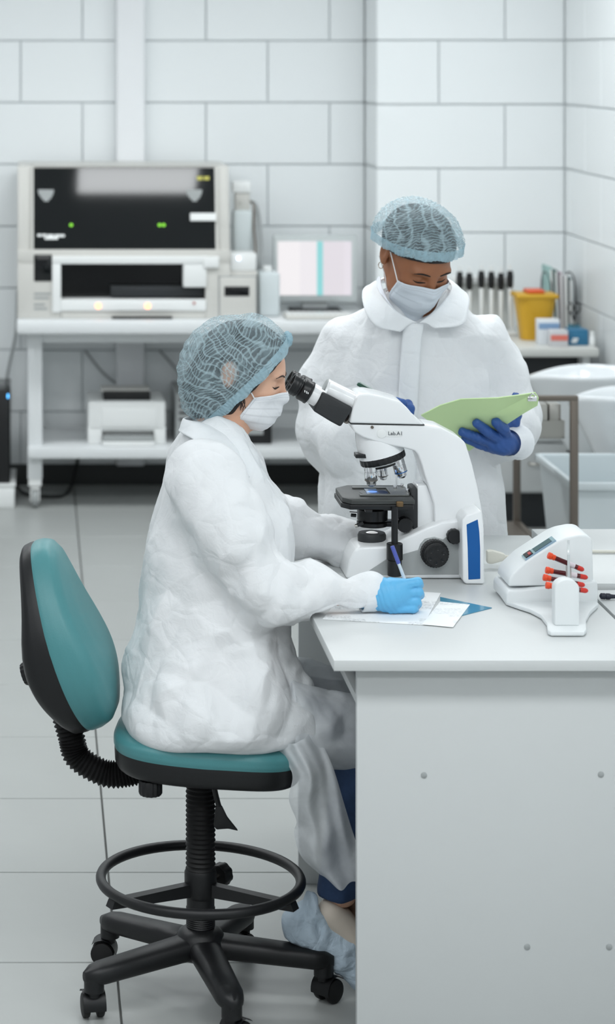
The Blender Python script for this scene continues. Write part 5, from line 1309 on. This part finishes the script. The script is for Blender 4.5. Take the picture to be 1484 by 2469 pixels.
def tail(u, v):
    i = v*(len(left)-1); k = min(int(i), len(left)-2); f = i-k
    a = left[k].lerp(left[k+1], f); b = rght[k].lerp(rght[k+1], f); p = a.lerp(b, u)
    p.y += -0.030*math.sin(PI*u)+0.012*math.sin(u*9+v*3.5+1.0*math.sin(v*5))*(0.3+v)+0.003*math.sin(u*23+v*9)+0.006*math.sin(v*13+u*7)
    p.z += 0.008*math.sin(u*11+1)*v
    return p
o = obj('coat_tail', MB().grid(tail, 50, 60), m_skirt, wp, angle=180)
left2 = [p+Vector((0.0, 0.20, 0.0)) for p in left]
# collar: a folded strip around the neck
def collar_strip(inner, outer, name, parent, m, lift=0.006, n=8):
    A_ = smooth_path(inner, n); B_ = smooth_path(outer, n)
    def fn(u, v):
        k = min(int(u*(len(A_)-1)), len(A_)-2); f = u*(len(A_)-1)-k
        a = A_[k].lerp(A_[k+1], f); b = B_[k].lerp(B_[k+1], f); p = a.lerp(b, v)
        n_ = Vector((p.x, p.y, p.z)); p.z += lift*math.sin(PI*min(1, v*1.2))*1.5
        p.y += 0.002*math.sin(u*25+v*5); return p
    o = obj(name, MB().grid(fn, 60, 12), m, parent, angle=180)
    md_ = o.modifiers.new('thickness', 'SOLIDIFY'); md_.thickness = 0.0025; return o
inn = [W(640, 1150, 5.41), W(610, 1095, 5.37), W(560, 1050, 5.365), W(500, 1022, 5.38), W(446, 1010, 5.44), W(500, 1004, 5.50), W(560, 1030, 5.515), W(605, 1070, 5.50), W(625, 1115, 5.46)]
out = [W(652, 1160, 5.395), W(600, 1150, 5.29), W(530, 1100, 5.27), W(470, 1060, 5.30), W(430, 1036, 5.44), W(480, 1030, 5.57), W(570, 1060, 5.58), W(620, 1090, 5.54), W(645, 1150, 5.46)]
collar_strip(inn, out, 'collar', wp, m_coat)
# front placket
pk = [W(642, 1150, 5.40), W(668, 1215, 5.385), W(690, 1290, 5.37), W(697, 1370, 5.35), W(698, 1500, 5.33), W(697, 1590, 5.31)]
obj('placket', MB().tube(smooth_path([p+Vector((-0.004, -0.03, 0)) for p in pk], 6), 0.011, 10, flat=0.5, up=(1, 0, 0)), m_coat, wp, angle=180)
# body: head, neck, chest, arms and legs as one surface
neck = [HW.to((-0.035, 0, -0.03)), Wn(535, 1060, 5.445), Wn(500, 1130, 5.43)]
shin_n = [Wn(872, 1775, 5.22), Wn(850, 1960, 5.24), Wn(826, 2150, 5.26)]
shin_f = [Wn(895, 1725, 5.44), Wn(885, 1960, 5.46), Wn(880, 2080, 5.48)]
def body_w(P):
    d = smin(HW.sdf(P), s_chain(P, neck, [.050, .050, .058], 0.03), 0.03)
    t = torso(P, -0.035)
    d = smin(d, t, 0.03)
    for arm, k in ((near_arm, 0), (far_arm, 1)): d = smin(d, s_chain(P, arm[0], [max(0.024, r*0.55) for r in arm[1]], 0.02), 0.02)
    d = smin(d, s_chain(P, th_n[0], [r*0.6 for r in th_n[1]], 0.02), 0.03); d = smin(d, s_chain(P, th_f[0], [r*0.6 for r in th_f[1]], 0.02), 0.03)
    d = smin(d, s_chain(P, shin_n, [.05, .042, .034]), 0.02); d = smin(d, s_chain(P, shin_f, [.05, .042, .034]), 0.02)
    return d
def two_res(name, fn, lo, hi, h, m, parent): return body_obj(name, fn, lo, hi, h, m, parent, None, 1)
bw = two_res('body', body_w, (0.16, 5.04, 0.14), (0.90, 5.82, 1.49), 0.0032, m_skinw, wp)
lashes_brows(HW, bw, (-1, 1), m_brow)
# hair under the cap
cap_o = Wn(702, 830, YH); cap_e = Wn(500, 1026, YH); cd = cap_e-cap_o; cn_ = np.array([-cd[2], 0, cd[0]]); cn_ /= np.linalg.norm(cn_)
if cn_[2] > 0: cn_ = -cn_
def capw_raw(P):
    d = s_ell(P, Wn(561, 892, YH), (.1265, .104, .1265)); d = smin(d, s_ell(P, Wn(622, 862, YH), (.074, .092, .096)), 0.03)
    d = smin(d, s_ell(P, Wn(500, 955, YH), (.062, .078, .062)), 0.03)
    return d
def hair_w(P):
    d = smin(HW.sdf(P)-0.013, s_ell(P, Wn(505, 935, YH), (.062, .066, .070)), 0.03)
    d = smin(d, s_ell(P, Wn(512, 985, YH), (.048, .058, .040)), 0.02)
    d = smax(d, capw_raw(P)+0.006, 0.008)
    d = smax(d, -s_ell(P, HW.to((-0.030, -0.081, 0.010)), (.024, .03, .036)), 0.006)
    return smax(d, (P-cap_o)@cn_-0.004-0.018*np.clip((0.475-P[:, 0])/0.05, 0, 1), 0.006)
body_obj('hair', hair_w, (0.30, 5.33, 1.22), (0.60, 5.59, 1.51), 0.004, m_hair, wp, lambda v: 0.0012*vnoise(v*[60, 60, 60], 3), 1)
mb = MB(); rnd = random.Random(5)
for k in range(34):
    x0 = 536+rnd.uniform(-8, 52); y0 = 990-(x0-548)*0.85+rnd.uniform(-10, 2); l_ = rnd.uniform(18, 70); bx = rnd.uniform(-14, 10)
    P_ = [(x0+bx*t*t+6*math.sin(3*t+k), y0+l_*t) for t in (0, 0.25, 0.5, 0.75, 1.0)]
    pts = []
    for (x_, y_) in P_:
        q_ = np.array(W(x_, y_, 5.20)); f_ = np.array([0.0, 0.0, 0.0])
        for _ in range(30):
            dd_ = float(min(HW.sdf(q_[None])[0], s_chain(q_[None], neck, [.050, .050, .058], 0.03)[0]))-0.0012
            q_ = q_+np.array([0.088, 1.0, -0.15])*dd_*0.7
        pts.append(Vector(q_))
    mb.tube(smooth_path(pts, 3), [0.0007]*8+[0.0005]*3+[0.0003]*2, 5)
obj('loose_hair', mb, m_hair, wp)['kind'] = 'stuff'
def capw_disp(v):
    q = HW.loc(v)
    d = 0.0016*tri((v@(-cd/np.linalg.norm(cd)))*34+vnoise(v*14, 4)*0.5)*np.clip(-((v-cap_o)@cn_)*18, 0, 1)*np.clip(1.4+((v-cap_o)@cn_)*9, 0.15, 1)+0.0016*tri(v[:, 2]*28+v[:, 0]*9+vnoise(v*11, 5)*0.6)
    return d+0.003*vnoise(v*22, 6)
body_obj('hair_cap', lambda P: smax(capw_raw(P), (P-cap_o)@cn_, 0.004), (0.29, 5.32, 1.20), (0.62, 5.60, 1.53), 0.0034, m_bcap, wp, capw_disp, 1, drop=lambda c: (c-cap_o)@cn_ > -0.004)
def ring_band(name, raw, o, n, c, wdt, m, parent, off=0.0015, ruf=0.0022, nr=70):
    """gathered elastic edge following the cap opening"""
    n = n/np.linalg.norm(n); u = np.cross(n, [0.3, 1.0, 0.2]); u /= np.linalg.norm(u); w = np.cross(n, u); N_ = 280; nv = 7
    c = np.array(c); c = c-n*((c-o)@n); V_ = []
    for j in range(nv):
        t = j/(nv-1); h = -0.001-wdt*t
        A_ = np.linspace(0, 2*PI, N_, endpoint=False); D_ = np.cos(A_)[:, None]*u+np.sin(A_)[:, None]*w; R_ = np.full(N_, 0.16)
        for _ in range(30): R_ -= 0.7*raw(c+n*h+D_*R_[:, None])
        R_ = R_+off+ruf*tri(A_*nr/(2*PI)+0.6*np.sin(A_*7))*(1-0.75*math.sin(PI*t))+0.0012*np.sin(A_*17+t*3)
        V_.append(c+n*(h+0.002*np.sin(A_*11)[:, None]*(1-t))+D_*R_[:, None])
    v = np.concatenate(V_); q = np.array([[j*N_+i, j*N_+(i+1) % N_, (j+1)*N_+(i+1) % N_, (j+1)*N_+i] for j in range(nv-1) for i in range(N_)])
    return obj(name, qmesh(name, v, q), m, parent, angle=180)
ring_band('cap_band', capw_raw, cap_o, cn_, Wn(590, 940, YH), 0.022, m_band, wp)
tip = Wn(694, 818, YH)
body_obj('cap_tuft', lambda P: s_ell(P, tip, (.010, .022, .017)), tip-0.035, tip+0.035, 0.0022, m_band, wp, lambda v: 0.003*tri(v[:, 2]*90+v[:, 1]*70+vnoise(v*40, 3)*0.5), 1)
mk = HW.mask('face_mask', m_mask, wp, top=(-0.013, -0.034), bot=(-0.118, -0.110), phi=(68, 96))
def strap(hd, name, i0, side, eary, parent):
    g = hd.mg; nu = g.shape[1]; i = 1 if side < 0 else nu-2
    top_, bot_ = Vector(g[2, i]), Vector(g[-4, i])
    e1_ = Vector(hd.to(hd.hit((-0.022, side*0.14, 0.040), (0, -side, 0), 0.001))); e2_ = Vector(hd.to(hd.hit((-0.040, side*0.14, -0.01), (0, -side, 0), 0.001)))
    pts = []
    for a, b in ((top_, e1_), (bot_, e2_)):
        la, lb = hd.loc(np.array(a)[None])[0], hd.loc(np.array(b)[None])[0]
        seg = []
        for t in np.linspace(0, 1, 7):
            q = la*(1-t)+lb*t; p = hd.hit((q[0], side*0.13, q[2]), (0, -side, 0), 0.0012)
            if abs(p[1]) < abs(q[1]): p = q
            seg.append(Vector(hd.to(p)))
        seg[0] = a
        obj(name, MB().tube(seg, 0.0015, 8), m_cord2, parent)
strap(HW, 'ear_loop', 0, -1, 0, mk)
# gloved hands
def hand(name, palm, fingers, wrist, h, m, parent, lo, hi, k=0.006, disp=None):
    def fn(P):
        d = None
        for c, r in palm:
            e = s_ell(P, c, r); d = e if d is None else smin(d, e, 0.015)
        d = smin(d, s_chain(P, wrist[0], wrist[1], 0.01), 0.02)
        f = None
        for pts, rs in fingers:
            e = s_chain(P, pts, rs, 0.004); f = e if f is None else smin(f, e, 0.0025)
        return smin(d, f, k)
    return body_obj(name, fn, lo, hi, h, m, parent, disp, 1)
D = 5.175
fw = []
for (ky_, ty) in ((1408, 1404), (1428, 1428), (1447, 1450), (1462, 1466)):
    i = (1408, 1428, 1447, 1462).index(ky_)
    kx = (975, 980, 975, 965)[i]; rx = (1008, 1010, 1004, 996)[i]
    fw.append(([Wn(kx-20, ky_+4, D+0.008), Wn(rx, ty, D+0.006), Wn(rx+3, ty+6, D+0.036), Wn(rx-26, ty+10, D+0.046)], [.0125, .0108, .0098, .0088]))
fw.append(([Wn(930, 1425, D+0.045), Wn(970, 1412, D+0.062), Wn(1000, 1412, D+0.058)], [.016, .0125, .010]))
hand('right_glove', [(Wn(940, 1434, D+0.012), (.042, .028, .035)), (Wn(965, 1425, D+0.014), (.028, .022, .026))], fw, ([Wn(882, 1434, D+0.02), Wn(925, 1434, D+0.015)], [.030, .030]), 0.0024, m_glove, wp,
     Wn(870, 1500, D-0.05), Wn(1050, 1330, D+0.12), disp=lambda v: 0.0010*tri(v[:, 0]*70+v[:, 2]*30+vnoise(v*30, 3))*np.clip((0.80-v[:, 0])/0.03, 0.1, 1))
D2_ = 5.72
ff = [([Wn(955+4*k, 1285+k*7, D2_-0.03), Wn(985+3*k, 1284+k*8, D2_-0.02), Wn(1005-3*k, 1292+k*8, D2_)], [.012, .011, .009]) for k in range(4)]
ff.append(([Wn(945, 1300, D2_-0.04), Wn(965, 1308, D2_-0.06), Wn(985, 1312, D2_-0.06)], [.014, .011, .009]))
hand('left_glove', [(Wn(955, 1300, D2_), (.036, .026, .026))], ff, ([Wn(918, 1306, D2_), Wn(940, 1303, D2_)], [.030, .028]), 0.0028, m_glove, wp, Wn(900, 1350, D2_-0.09), Wn(1030, 1245, D2_+0.06))
# sleeve cuffs
for nm, c0, c1, rr_ in (('cuff', Wn(872, 1431, 5.196), Wn(908, 1432, 5.20), .041), ('cuff', Wn(910, 1305, 5.715), Wn(942, 1304, 5.72), .038)):
    def cuf(P, c0=c0, c1=c1, rr_=rr_):
        d = s_cap(P, c0, c1, rr_, rr_*0.93); d = smax(d, -s_cap(P, c0, c1, rr_-0.006, rr_*0.93-0.006), 0.002)
        ax = (c1-c0)/np.linalg.norm(c1-c0); t = (P-c0)@ax; L_ = np.linalg.norm(c1-c0)
        d = np.maximum(d, np.abs(t-L_/2)-L_/2)
        return np.maximum(d, 0.8735-P[:, 2])
    body_obj(nm, cuf, np.minimum(c0, c1)-0.06, np.maximum(c0, c1)+0.06, 0.003, m_coat, wp, lambda v: 0.0012*vnoise(v*40, 4), 1)
# jeans, socks, shoes in covers
def jeans(P):
    d = s_chain(P, th_n[0], [r*0.70 for r in th_n[1]], 0.02); d = smin(d, s_chain(P, th_f[0], [r*0.70 for r in th_f[1]], 0.02), 0.03)
    d = smin(d, smax(s_chain(P, shin_n, [.060, .056, .052]), (P-Wn(830, 2158, 5.26))@np.array([0.1, 0, -1.0]), 0.006), 0.03)
    d = smin(d, smax(s_chain(P, shin_f, [.060, .056, .052]), 0.21-P[:, 2], 0.006), 0.03)
    return smax(d, 0.30-P[:, 0], 0.01)
body_obj('jeans', jeans, (0.28, 5.05, 0.12), (0.93, 5.60, 0.84), 0.006, m_jean, wp, lambda v: crumple(v, 51, 0.004, 10), 2)
m_cover = fabric('blue_shoe_cover', (204, 222, 236), 0.1, 0.0, bump=0.9, bscale=45)
m_shoe = mat('cream_canvas', (222, 210, 196), 0.7, vary=0.06, vscale=30)
m_sock = mat('beige_ribbed_sock', (176, 150, 130), 0.85, bump=0.4, bscale=80)
def foot(base, dy, lab):
    s0, s1 = Wn(728, 2232, 5.26+dy)+base, Wn(872, 2345, 5.26+dy)+base; an_ = Wn(815, 2190, 5.26+dy)+base
    def cov(P):
        d = smin(s_cap(P, s0, s1, .036, .030), s_cap(P, s0+np.array([0.025, 0, 0.03]), Wn(840, 2275, 5.26+dy)+base, .033, .026), 0.02)
        d = smin(d, s_cap(P, s0, Wn(752, 2165, 5.26+dy)+base, .030, .018), 0.02)
        return smax(d, -s_ell(P, Wn(826, 2178, 5.26+dy)+base, (.060, .034, .045)), 0.012)
    body_obj('shoe_cover', cov, np.minimum(s0, s1)-0.08, np.maximum(s0, s1)+0.12, 0.0038, m_cover, wp, lambda v: crumple(v, 61, 0.007, 15)+0.003*vnoise(v*45, 7), 1)
    body_obj('shoe', lambda P: smax(smin(s_cap(P, an_-np.array([0.012, 0, 0.01]), Wn(858, 2262, 5.26+dy)+base, .034, .030), s_cap(P, s0, s1, .028, .022), 0.02), -s_ell(P, an_+np.array([0.02, 0, 0.035]), (.036, .026, .035)), 0.006), np.minimum(s0, s1)-0.05, np.maximum(s0, s1)+0.13, 0.005, m_shoe, wp, None, 1)
    body_obj('sock', lambda P: s_chain(P, [Wn(830, 2140, 5.26+dy)+base, Wn(836, 2195, 5.26+dy)+base, Wn(855, 2240, 5.26+dy)+base], [.030, .031, .028]), np.minimum(s0, s1)-0.02, np.maximum(s0, s1)+0.16, 0.005, m_sock, wp, None, 1)
foot(np.zeros(3), 0.0, 'near')
foot(np.array([0.06, 0, -0.03]), 0.215, 'far')
# her pen
pt = thing('pen', 'clear ballpoint pen with blue end in the light blue glove', 'pen', W(1000, 1470, D+0.05))
a, b = W(946, 1316, D+0.075), W(1003, 1468, D+0.052); ax = (b-a)
obj('barrel', MB().lathe([(0.0035, ax.length*0.27), (0.0038, ax.length*0.28), (0.0038, ax.length*0.9), (0.001, ax.length*0.995)], a, ax, 14), mat('clear_pen', (205, 215, 222), 0.2), pt)
obj('cap', MB().lathe([(0.003, 0.0), (0.0046, 0.001), (0.0046, ax.length*0.28), (0.004, ax.length*0.285)], a, ax, 14), mat('pen_blue', (80, 92, 170), 0.4), pt)
# ------------------------------------------------------------------ the standing person
mp_ = thing('person', 'standing person in white lab coat reading a green folder behind the desk', 'person', (1.02, 6.3, 0.0))
YC = 6.30
HM = Head(Wn(1004, 628, 6.20), math.radians(-90+22), math.radians(32), math.radians(0), 1.02)
mrows = [(680, 930, 1085, .070), (712, 890, 1125, .095), (745, 862, 1148, .115), (800, 820, 1188, .140), (900, 792, 1202, .155), (1000, 790, 1198, .158), (1100, 786, 1198, .160), (1200, 783, 1212, .170), (1290, 780, 1228, .178), (1500, 775, 1240, .19)]
mz = np.array([H-(r[0]-CY)*YC/F for r in mrows])[::-1]; ml0 = np.array([(r[1]-CX)*YC/F for r in mrows])[::-1]; ml1 = np.array([(r[2]-CX)*YC/F for r in mrows])[::-1]; md0 = np.array([r[3] for r in mrows])[::-1]
def mtorso(P, grow=0.0, p=2.4):
    z = P[:, 2]; a0 = np.interp(z, mz, ml0); a1 = np.interp(z, mz, ml1); b = np.interp(z, mz, md0)+grow
    c = (a0+a1)/2; a = (a1-a0)/2+grow
    q = (np.abs((P[:, 0]-c)/a)**p+np.abs((P[:, 1]-YC)/b)**p)**(1/p)
    return smax(smax((q-1)*np.minimum(a, b), z-mz[-1], 0.01), 0.58-z, 0.01)
arm_r = ([Wn(838, 822, 6.32), Wn(797, 930, 6.33), Wn(787, 1046, 6.30), Wn(860, 1050, 6.20), Wn(950, 1010, 6.12)], [.070, .068, .072, .066, .050])
arm_l = ([Wn(1164, 818, 6.32), Wn(1214, 910, 6.33), Wn(1236, 1000, 6.30), Wn(1240, 1040, 6.22), Wn(1222, 1066, 6.13)], [.072, .066, .068, .066, .046])
def mcoat(P):
    d = mtorso(P)
    for arm in (arm_r, arm_l): d = smin(d, s_chain(P, arm[0], arm[1], 0.03), 0.04)
    d = smin(d, s_ell(P, Wn(850, 1085, 6.22), (.075, .05, .05)), 0.03)
    d = smin(d, s_ell(P, Wn(1210, 1075, 6.2), (.05, .05, .03)), 0.03)
    return smax(d, -s_cap(P, Wn(1005, 690, 6.26), Wn(1005, 745, 6.17), .062, .035), 0.012)
def mdisp(v):
    d = crumple(v, 71, 0.016, 5.0)
    g = np.exp(-((v-Wn(800, 1040, 6.25))**2).sum(1)/0.02)+np.exp(-((v-Wn(1230, 990, 6.28))**2).sum(1)/0.02)
    d += 0.007*g*facet(v, 93, 16)
    g = np.clip((1.25-v[:, 2])/0.4, 0, 1); d += 0.006*g*tri(v[:, 0]*6+vnoise(v*[4, 4, 1.5], 8)*0.5)
    return d
body_obj('lab_coat', mcoat, (0.68, 5.98, 0.55), (1.40, 6.56, 1.52), 0.0052, m_coat, mp_, mdisp, 2)
# collar flaps, placket, shirt collar
inn = [W(1006, 778, 6.135), W(960, 752, 6.14), W(925, 715, 6.19), W(912, 682, 6.26), W(960, 660, 6.36), W(1050, 660, 6.36), W(1088, 684, 6.26), W(1076, 720, 6.19), W(1040, 756, 6.15), W(1012, 778, 6.135)]
out = [W(965, 800, 6.124), W(908, 786, 6.128), W(878, 740, 6.17), W(880, 692, 6.27), W(945, 680, 6.41), W(1065, 680, 6.41), W(1126, 706, 6.27), W(1130, 745, 6.18), W(1116, 782, 6.13), W(1050, 790, 6.122)]
collar_strip(inn, out, 'collar', mp_, m_coat, 0.003)
pk = [W(1000, 780, 6.132), W(992, 860, 6.128), W(985, 1000, 6.125), W(982, 1150, 6.12), W(985, 1300, 6.11)]
obj('placket', MB().tube(smooth_path([p+Vector((0, 0.010, 0)) for p in pk], 6), 0.026, 14, flat=0.30, up=(0, 1, 0)), m_coat, mp_, angle=180)
sh_in = [W(1000, 790, 6.142), W(950, 745, 6.16), W(925, 700, 6.21), W(918, 668, 6.27)]
sh_out = [W(985, 800, 6.14), W(925, 770, 6.16), W(903, 725, 6.22), W(905, 690, 6.28)]
collar_strip(sh_in, sh_out, 'shirt_collar', mp_, mat('pale_shirt', (222, 226, 234), 0.6), 0.004)
neckm = [HM.to((-0.045, 0, -0.035)), Wn(1005, 715, 6.27), Wn(1005, 790, 6.30)]
def body_m(P):
    d = smin(HM.sdf(P), s_chain(P, neckm, [.058, .060, .068], 0.03), 0.03)
    d = smin(d, mtorso(P, -0.04), 0.03)
    for arm in (arm_r, arm_l): d = smin(d, s_chain(P, arm[0], [max(0.028, r*0.55) for r in arm[1]], 0.02), 0.02)
    for x in (0.92, 1.13): d = smin(d, s_chain(P, [(x, 6.30, 0.80), (x, 6.28, 0.48), (x, 6.31, 0.10)], [.085, .055, .036]), 0.03)
    return smax(d, 0.09-P[:, 2], 0.01)
bm_ = two_res('body', body_m, (0.70, 5.96, 0.07), (1.38, 6.50, 1.75), 0.0036, m_skinm, mp_)
lashes_brows(HM, bm_, (-1, 1), m_lash)
# trousers and shoes behind the desk
def trou(P):
    d = None
    for x in (0.92, 1.13):
        e = s_chain(P, [(x, 6.30, 0.80), (x, 6.28, 0.48), (x, 6.31, 0.10)], [.105, .08, .068], 0.02); d = e if d is None else smin(d, e, 0.02)
    return smax(smax(d, 0.05-P[:, 2], 0.005), P[:, 2]-0.82, 0.01)
body_obj('trousers', trou, (0.76, 6.12, 0.03), (1.30, 6.48, 0.86), 0.009, mat('navy_trousers', (36, 42, 58), 0.8), mp_, lambda v: crumple(v, 81, 0.005, 9), 2)
for x in (0.92, 1.13):
    body_obj('shoe_cover', lambda P, x=x: smax(smin(s_cap(P, (x, 6.36, 0.045), (x, 6.17, 0.035), .045, .042), s_cap(P, (x, 6.32, 0.05), (x, 6.32, 0.12), .05, .045), 0.03), 0.0-P[:, 2], 0.004), (x-0.09, 6.08, -0.01), (x+0.09, 6.46, 0.2), 0.007, m_cover, mp_, lambda v: 0.003*vnoise(v*40, 7)*np.clip(v[:, 2]*40, 0, 1), 1)
# cap, hair, mask, earring
capc = HM.to((-0.022, 0, 0.058))
cpo = HM.to((0.09, 0, 0.066)); cpn = HM.R@np.array([0.30, 0, -1.0]); cpn /= np.linalg.norm(cpn)
def capm_raw(P):
    q = HM.loc(P)
    return smin(s_ell(q, (-0.018, 0.004, 0.060), (.118, .107, .090)), s_ell(q, (-0.060, 0, 0.04), (.085, .10, .085)), 0.03)*HM.sc
def hairm(P):
    q = HM.loc(P); d = smin(HM.sdf(P)-0.006, s_ell(q, (-0.018, 0.002, 0.050), (.108, .092, .088)), 0.01)
    d = smax(d, capm_raw(P)+0.006, 0.006)
    d = smax(d, (P-cpo)@cpn-0.010, 0.004)
    q = HM.loc(P)
    for y in (-1, 1): d = smax(d, -s_ell(q, (-0.030, y*0.086, 0.010), (.026, .022, .040)), 0.004)
    return d
body_obj('hair', hairm, HM.o-0.17, HM.o+0.17, 0.0045, m_hair, mp_, lambda v: 0.0008*vnoise(v*80, 3), 1)
def capm_disp(v):
    q = HM.loc(v)
    return 0.0016*tri(np.arctan2(q[:, 1], q[:, 0]+0.02)*5.5+vnoise(v*16, 4)*0.5)+0.0016*tri(q[:, 2]*48+vnoise(v*14, 5)*0.5)+0.003*vnoise(v*20, 6)
body_obj('hair_cap', lambda P: smax(capm_raw(P), (P-cpo)@cpn, 0.004), HM.o-0.19, HM.o+0.19, 0.0036, m_bcap2, mp_, capm_disp, 1, drop=lambda c: (c-cpo)@cpn > -0.004)
ring_band('cap_band', capm_raw, cpo, cpn, capc, 0.026, m_band, mp_, 0.002, 0.0026, 60)
mkm = HM.mask('face_mask', m_mask2, mp_, top=(-0.008, -0.022), bot=(-0.140, -0.120), phi=(62, 84), clr=0.006)
strap(HM, 'ear_loop', 0, -1, 0, mkm); strap(HM, 'ear_loop', 0, 1, 0, mkm)
er = HM.to((-0.024, -0.083, -0.030))
obj('earring', MB().tube([Vector(er)+Vector((0.006*math.cos(a), 0.003*math.sin(a), 0.008*math.sin(a))) for a in np.linspace(0, 2*PI, 21)[:-1]], 0.0012, 8, closed=True), mat('silver', (215, 210, 200), 0.2, metal=1.0), mp_)
# gloved hands
E = 6.085
def fp_(x, y, o=0.0): return Wn(x, y, 5.957+(y-960)*0.00112-0.016+o)
fl = [([fp_(1222, 1052, 0.012), fp_(1216, 1034, 0.004), fp_(1197, 1019)], [.0150, .0140, .0128]),
      ([fp_(1206, 1060, 0.0), fp_(1178, 1042, -0.006), fp_(1151, 1021)], [.0150, .0136, .0122]),
      ([fp_(1192, 1070, 0.0), fp_(1152, 1055, -0.008), fp_(1116, 1042)], [.0142, .0130, .0118]),
      ([fp_(1190, 1082, 0.004), fp_(1154, 1071, -0.004), fp_(1122, 1057)], [.0130, .0116, .0104]),
      ([Wn(1232, 1050, E+0.02), Wn(1246, 1002, E+0.03), Wn(1244, 956, E-0.04)], [.017, .0135, .011])]
E = 6.06
hand('left_glove', [(Wn(1204, 1066, E+0.006), (.036, .024, .028))], fl, ([Wn(1235, 1070, E+0.04), Wn(1215, 1068, E+0.012)], [.032, .030]), 0.0028, m_glove2, mp_, Wn(1085, 1125, E-0.14), Wn(1290, 925, E+0.11), disp=lambda v: 0.0007*tri(v[:, 0]*60+v[:, 2]*40+vnoise(v*30, 3)))
obj('cuff', MB().tube([Vector(Wn(1250, 1066, 6.12)), Vector(Wn(1236, 1068, 6.09)), Vector(Wn(1228, 1068, 6.075))], [.046, .040, .034], 24, caps=False), m_coat, mp_, angle=180)
G = 6.07
fr_ = [([Wn(960, 985+9*k, G), Wn(984, 975+10*k, G-0.02), Wn(990-2*k, 985+10*k, G-0.045), Wn(970, 990+8*k, G-0.05)], [.0135, .0125, .0115, .010]) for k in range(4)]
fr_.append(([Wn(940, 985, G-0.02), Wn(955, 970, G-0.045), Wn(972, 972, G-0.055)], [.016, .013, .011]))
hand('right_glove', [(Wn(955, 1000, G), (.036, .030, .034))], fr_, ([Wn(915, 1022, G+0.04), Wn(945, 1005, G+0.01)], [.032, .030]), 0.003, m_glove2, mp_, Wn(895, 1060, G-0.11), Wn(1020, 940, G+0.09))
pe = thing('pen', 'green pen with clear clip held by the standing person', 'pen', W(915, 955, 6.0))
a, b = W(862, 925, 6.02), W(985, 996, 6.0); ax = b-a
obj('barrel', MB().lathe([(0.003, 0), (0.0048, 0.002), (0.0048, ax.length*0.85), (0.001, ax.length)], a, ax, 14), mat('green_pen', (34, 78, 62), 0.3), pe)
obj('clip', MB().tube([a+ax*0.02+Vector((0.003, -0.006, 0.006)), a+ax*0.30+Vector((0.003, -0.006, 0.006))], 0.0022, 8), mat('clear_clip', (170, 185, 180), 0.2), pe)
# green folder
fo = thing('clip_folder', 'light green clip folder held open by the standing person', 'folder', W(1160, 1085, 6.1))
m_grn = mat('light_green_card', (200, 226, 170), 0.55, vary=0.03, vscale=12)
poly = [(1016, 1002, 6.02), (1062, 978, 5.985), (1112, 963, 5.96), (1200, 960, 5.955), (1262, 952, 5.955), (1292, 947, 5.96), (1300, 960, 5.965), (1297, 978, 5.975), (1262, 998, 6.0), (1222, 1024, 6.03), (1180, 1052, 6.06), (1132, 1088, 6.10), (1110, 1072, 6.085), (1062, 1036, 6.05)]
def fan(mb, off, th, shrink=1.0):
    pts = [W(*p) for p in poly]; c = sum(pts, Vector())/len(pts)
    n_ = Vector((0.0, -0.62, -0.5)).normalized()
    rings = []
    for sgn in (off, off+th):
        rings.append([c+(p-c)*shrink-n_*sgn for p in pts])
    A_ = [mb.bm.verts.new(p) for p in rings[0]]; B_ = [mb.bm.verts.new(p) for p in rings[1]]
    ca = mb.bm.verts.new(c-n_*(off-0.004)); cb = mb.bm.verts.new(c-n_*(off+th-0.004)); n = len(pts)
    for i in range(n):
        j = (i+1) % n; mb.bm.faces.new((A_[i], A_[j], ca)); mb.bm.faces.new((B_[j], B_[i], cb)); mb.bm.faces.new((A_[i], B_[i], B_[j], A_[j]))
    return mb
obj('back_cover', fan(MB(), 0.0, 0.003), m_grn, fo, angle=30)
obj('paper_stack', fan(MB(), 0.0032, 0.003, 0.95), m_wplast, fo)
cp = W(1284, 962, 5.948)
obj('clip', MB().box(cp-Vector((0.012, 0.003, 0.006)), cp+Vector((0.012, 0.003, 0.006)), 0.002).tube(smooth_path([cp+Vector((-0.01, 0, 0)), cp+Vector((0.0, -0.002, 0.014)), cp+Vector((0.012, 0, 0.004))], 4), 0.0018, 6), m_chrome, fo)
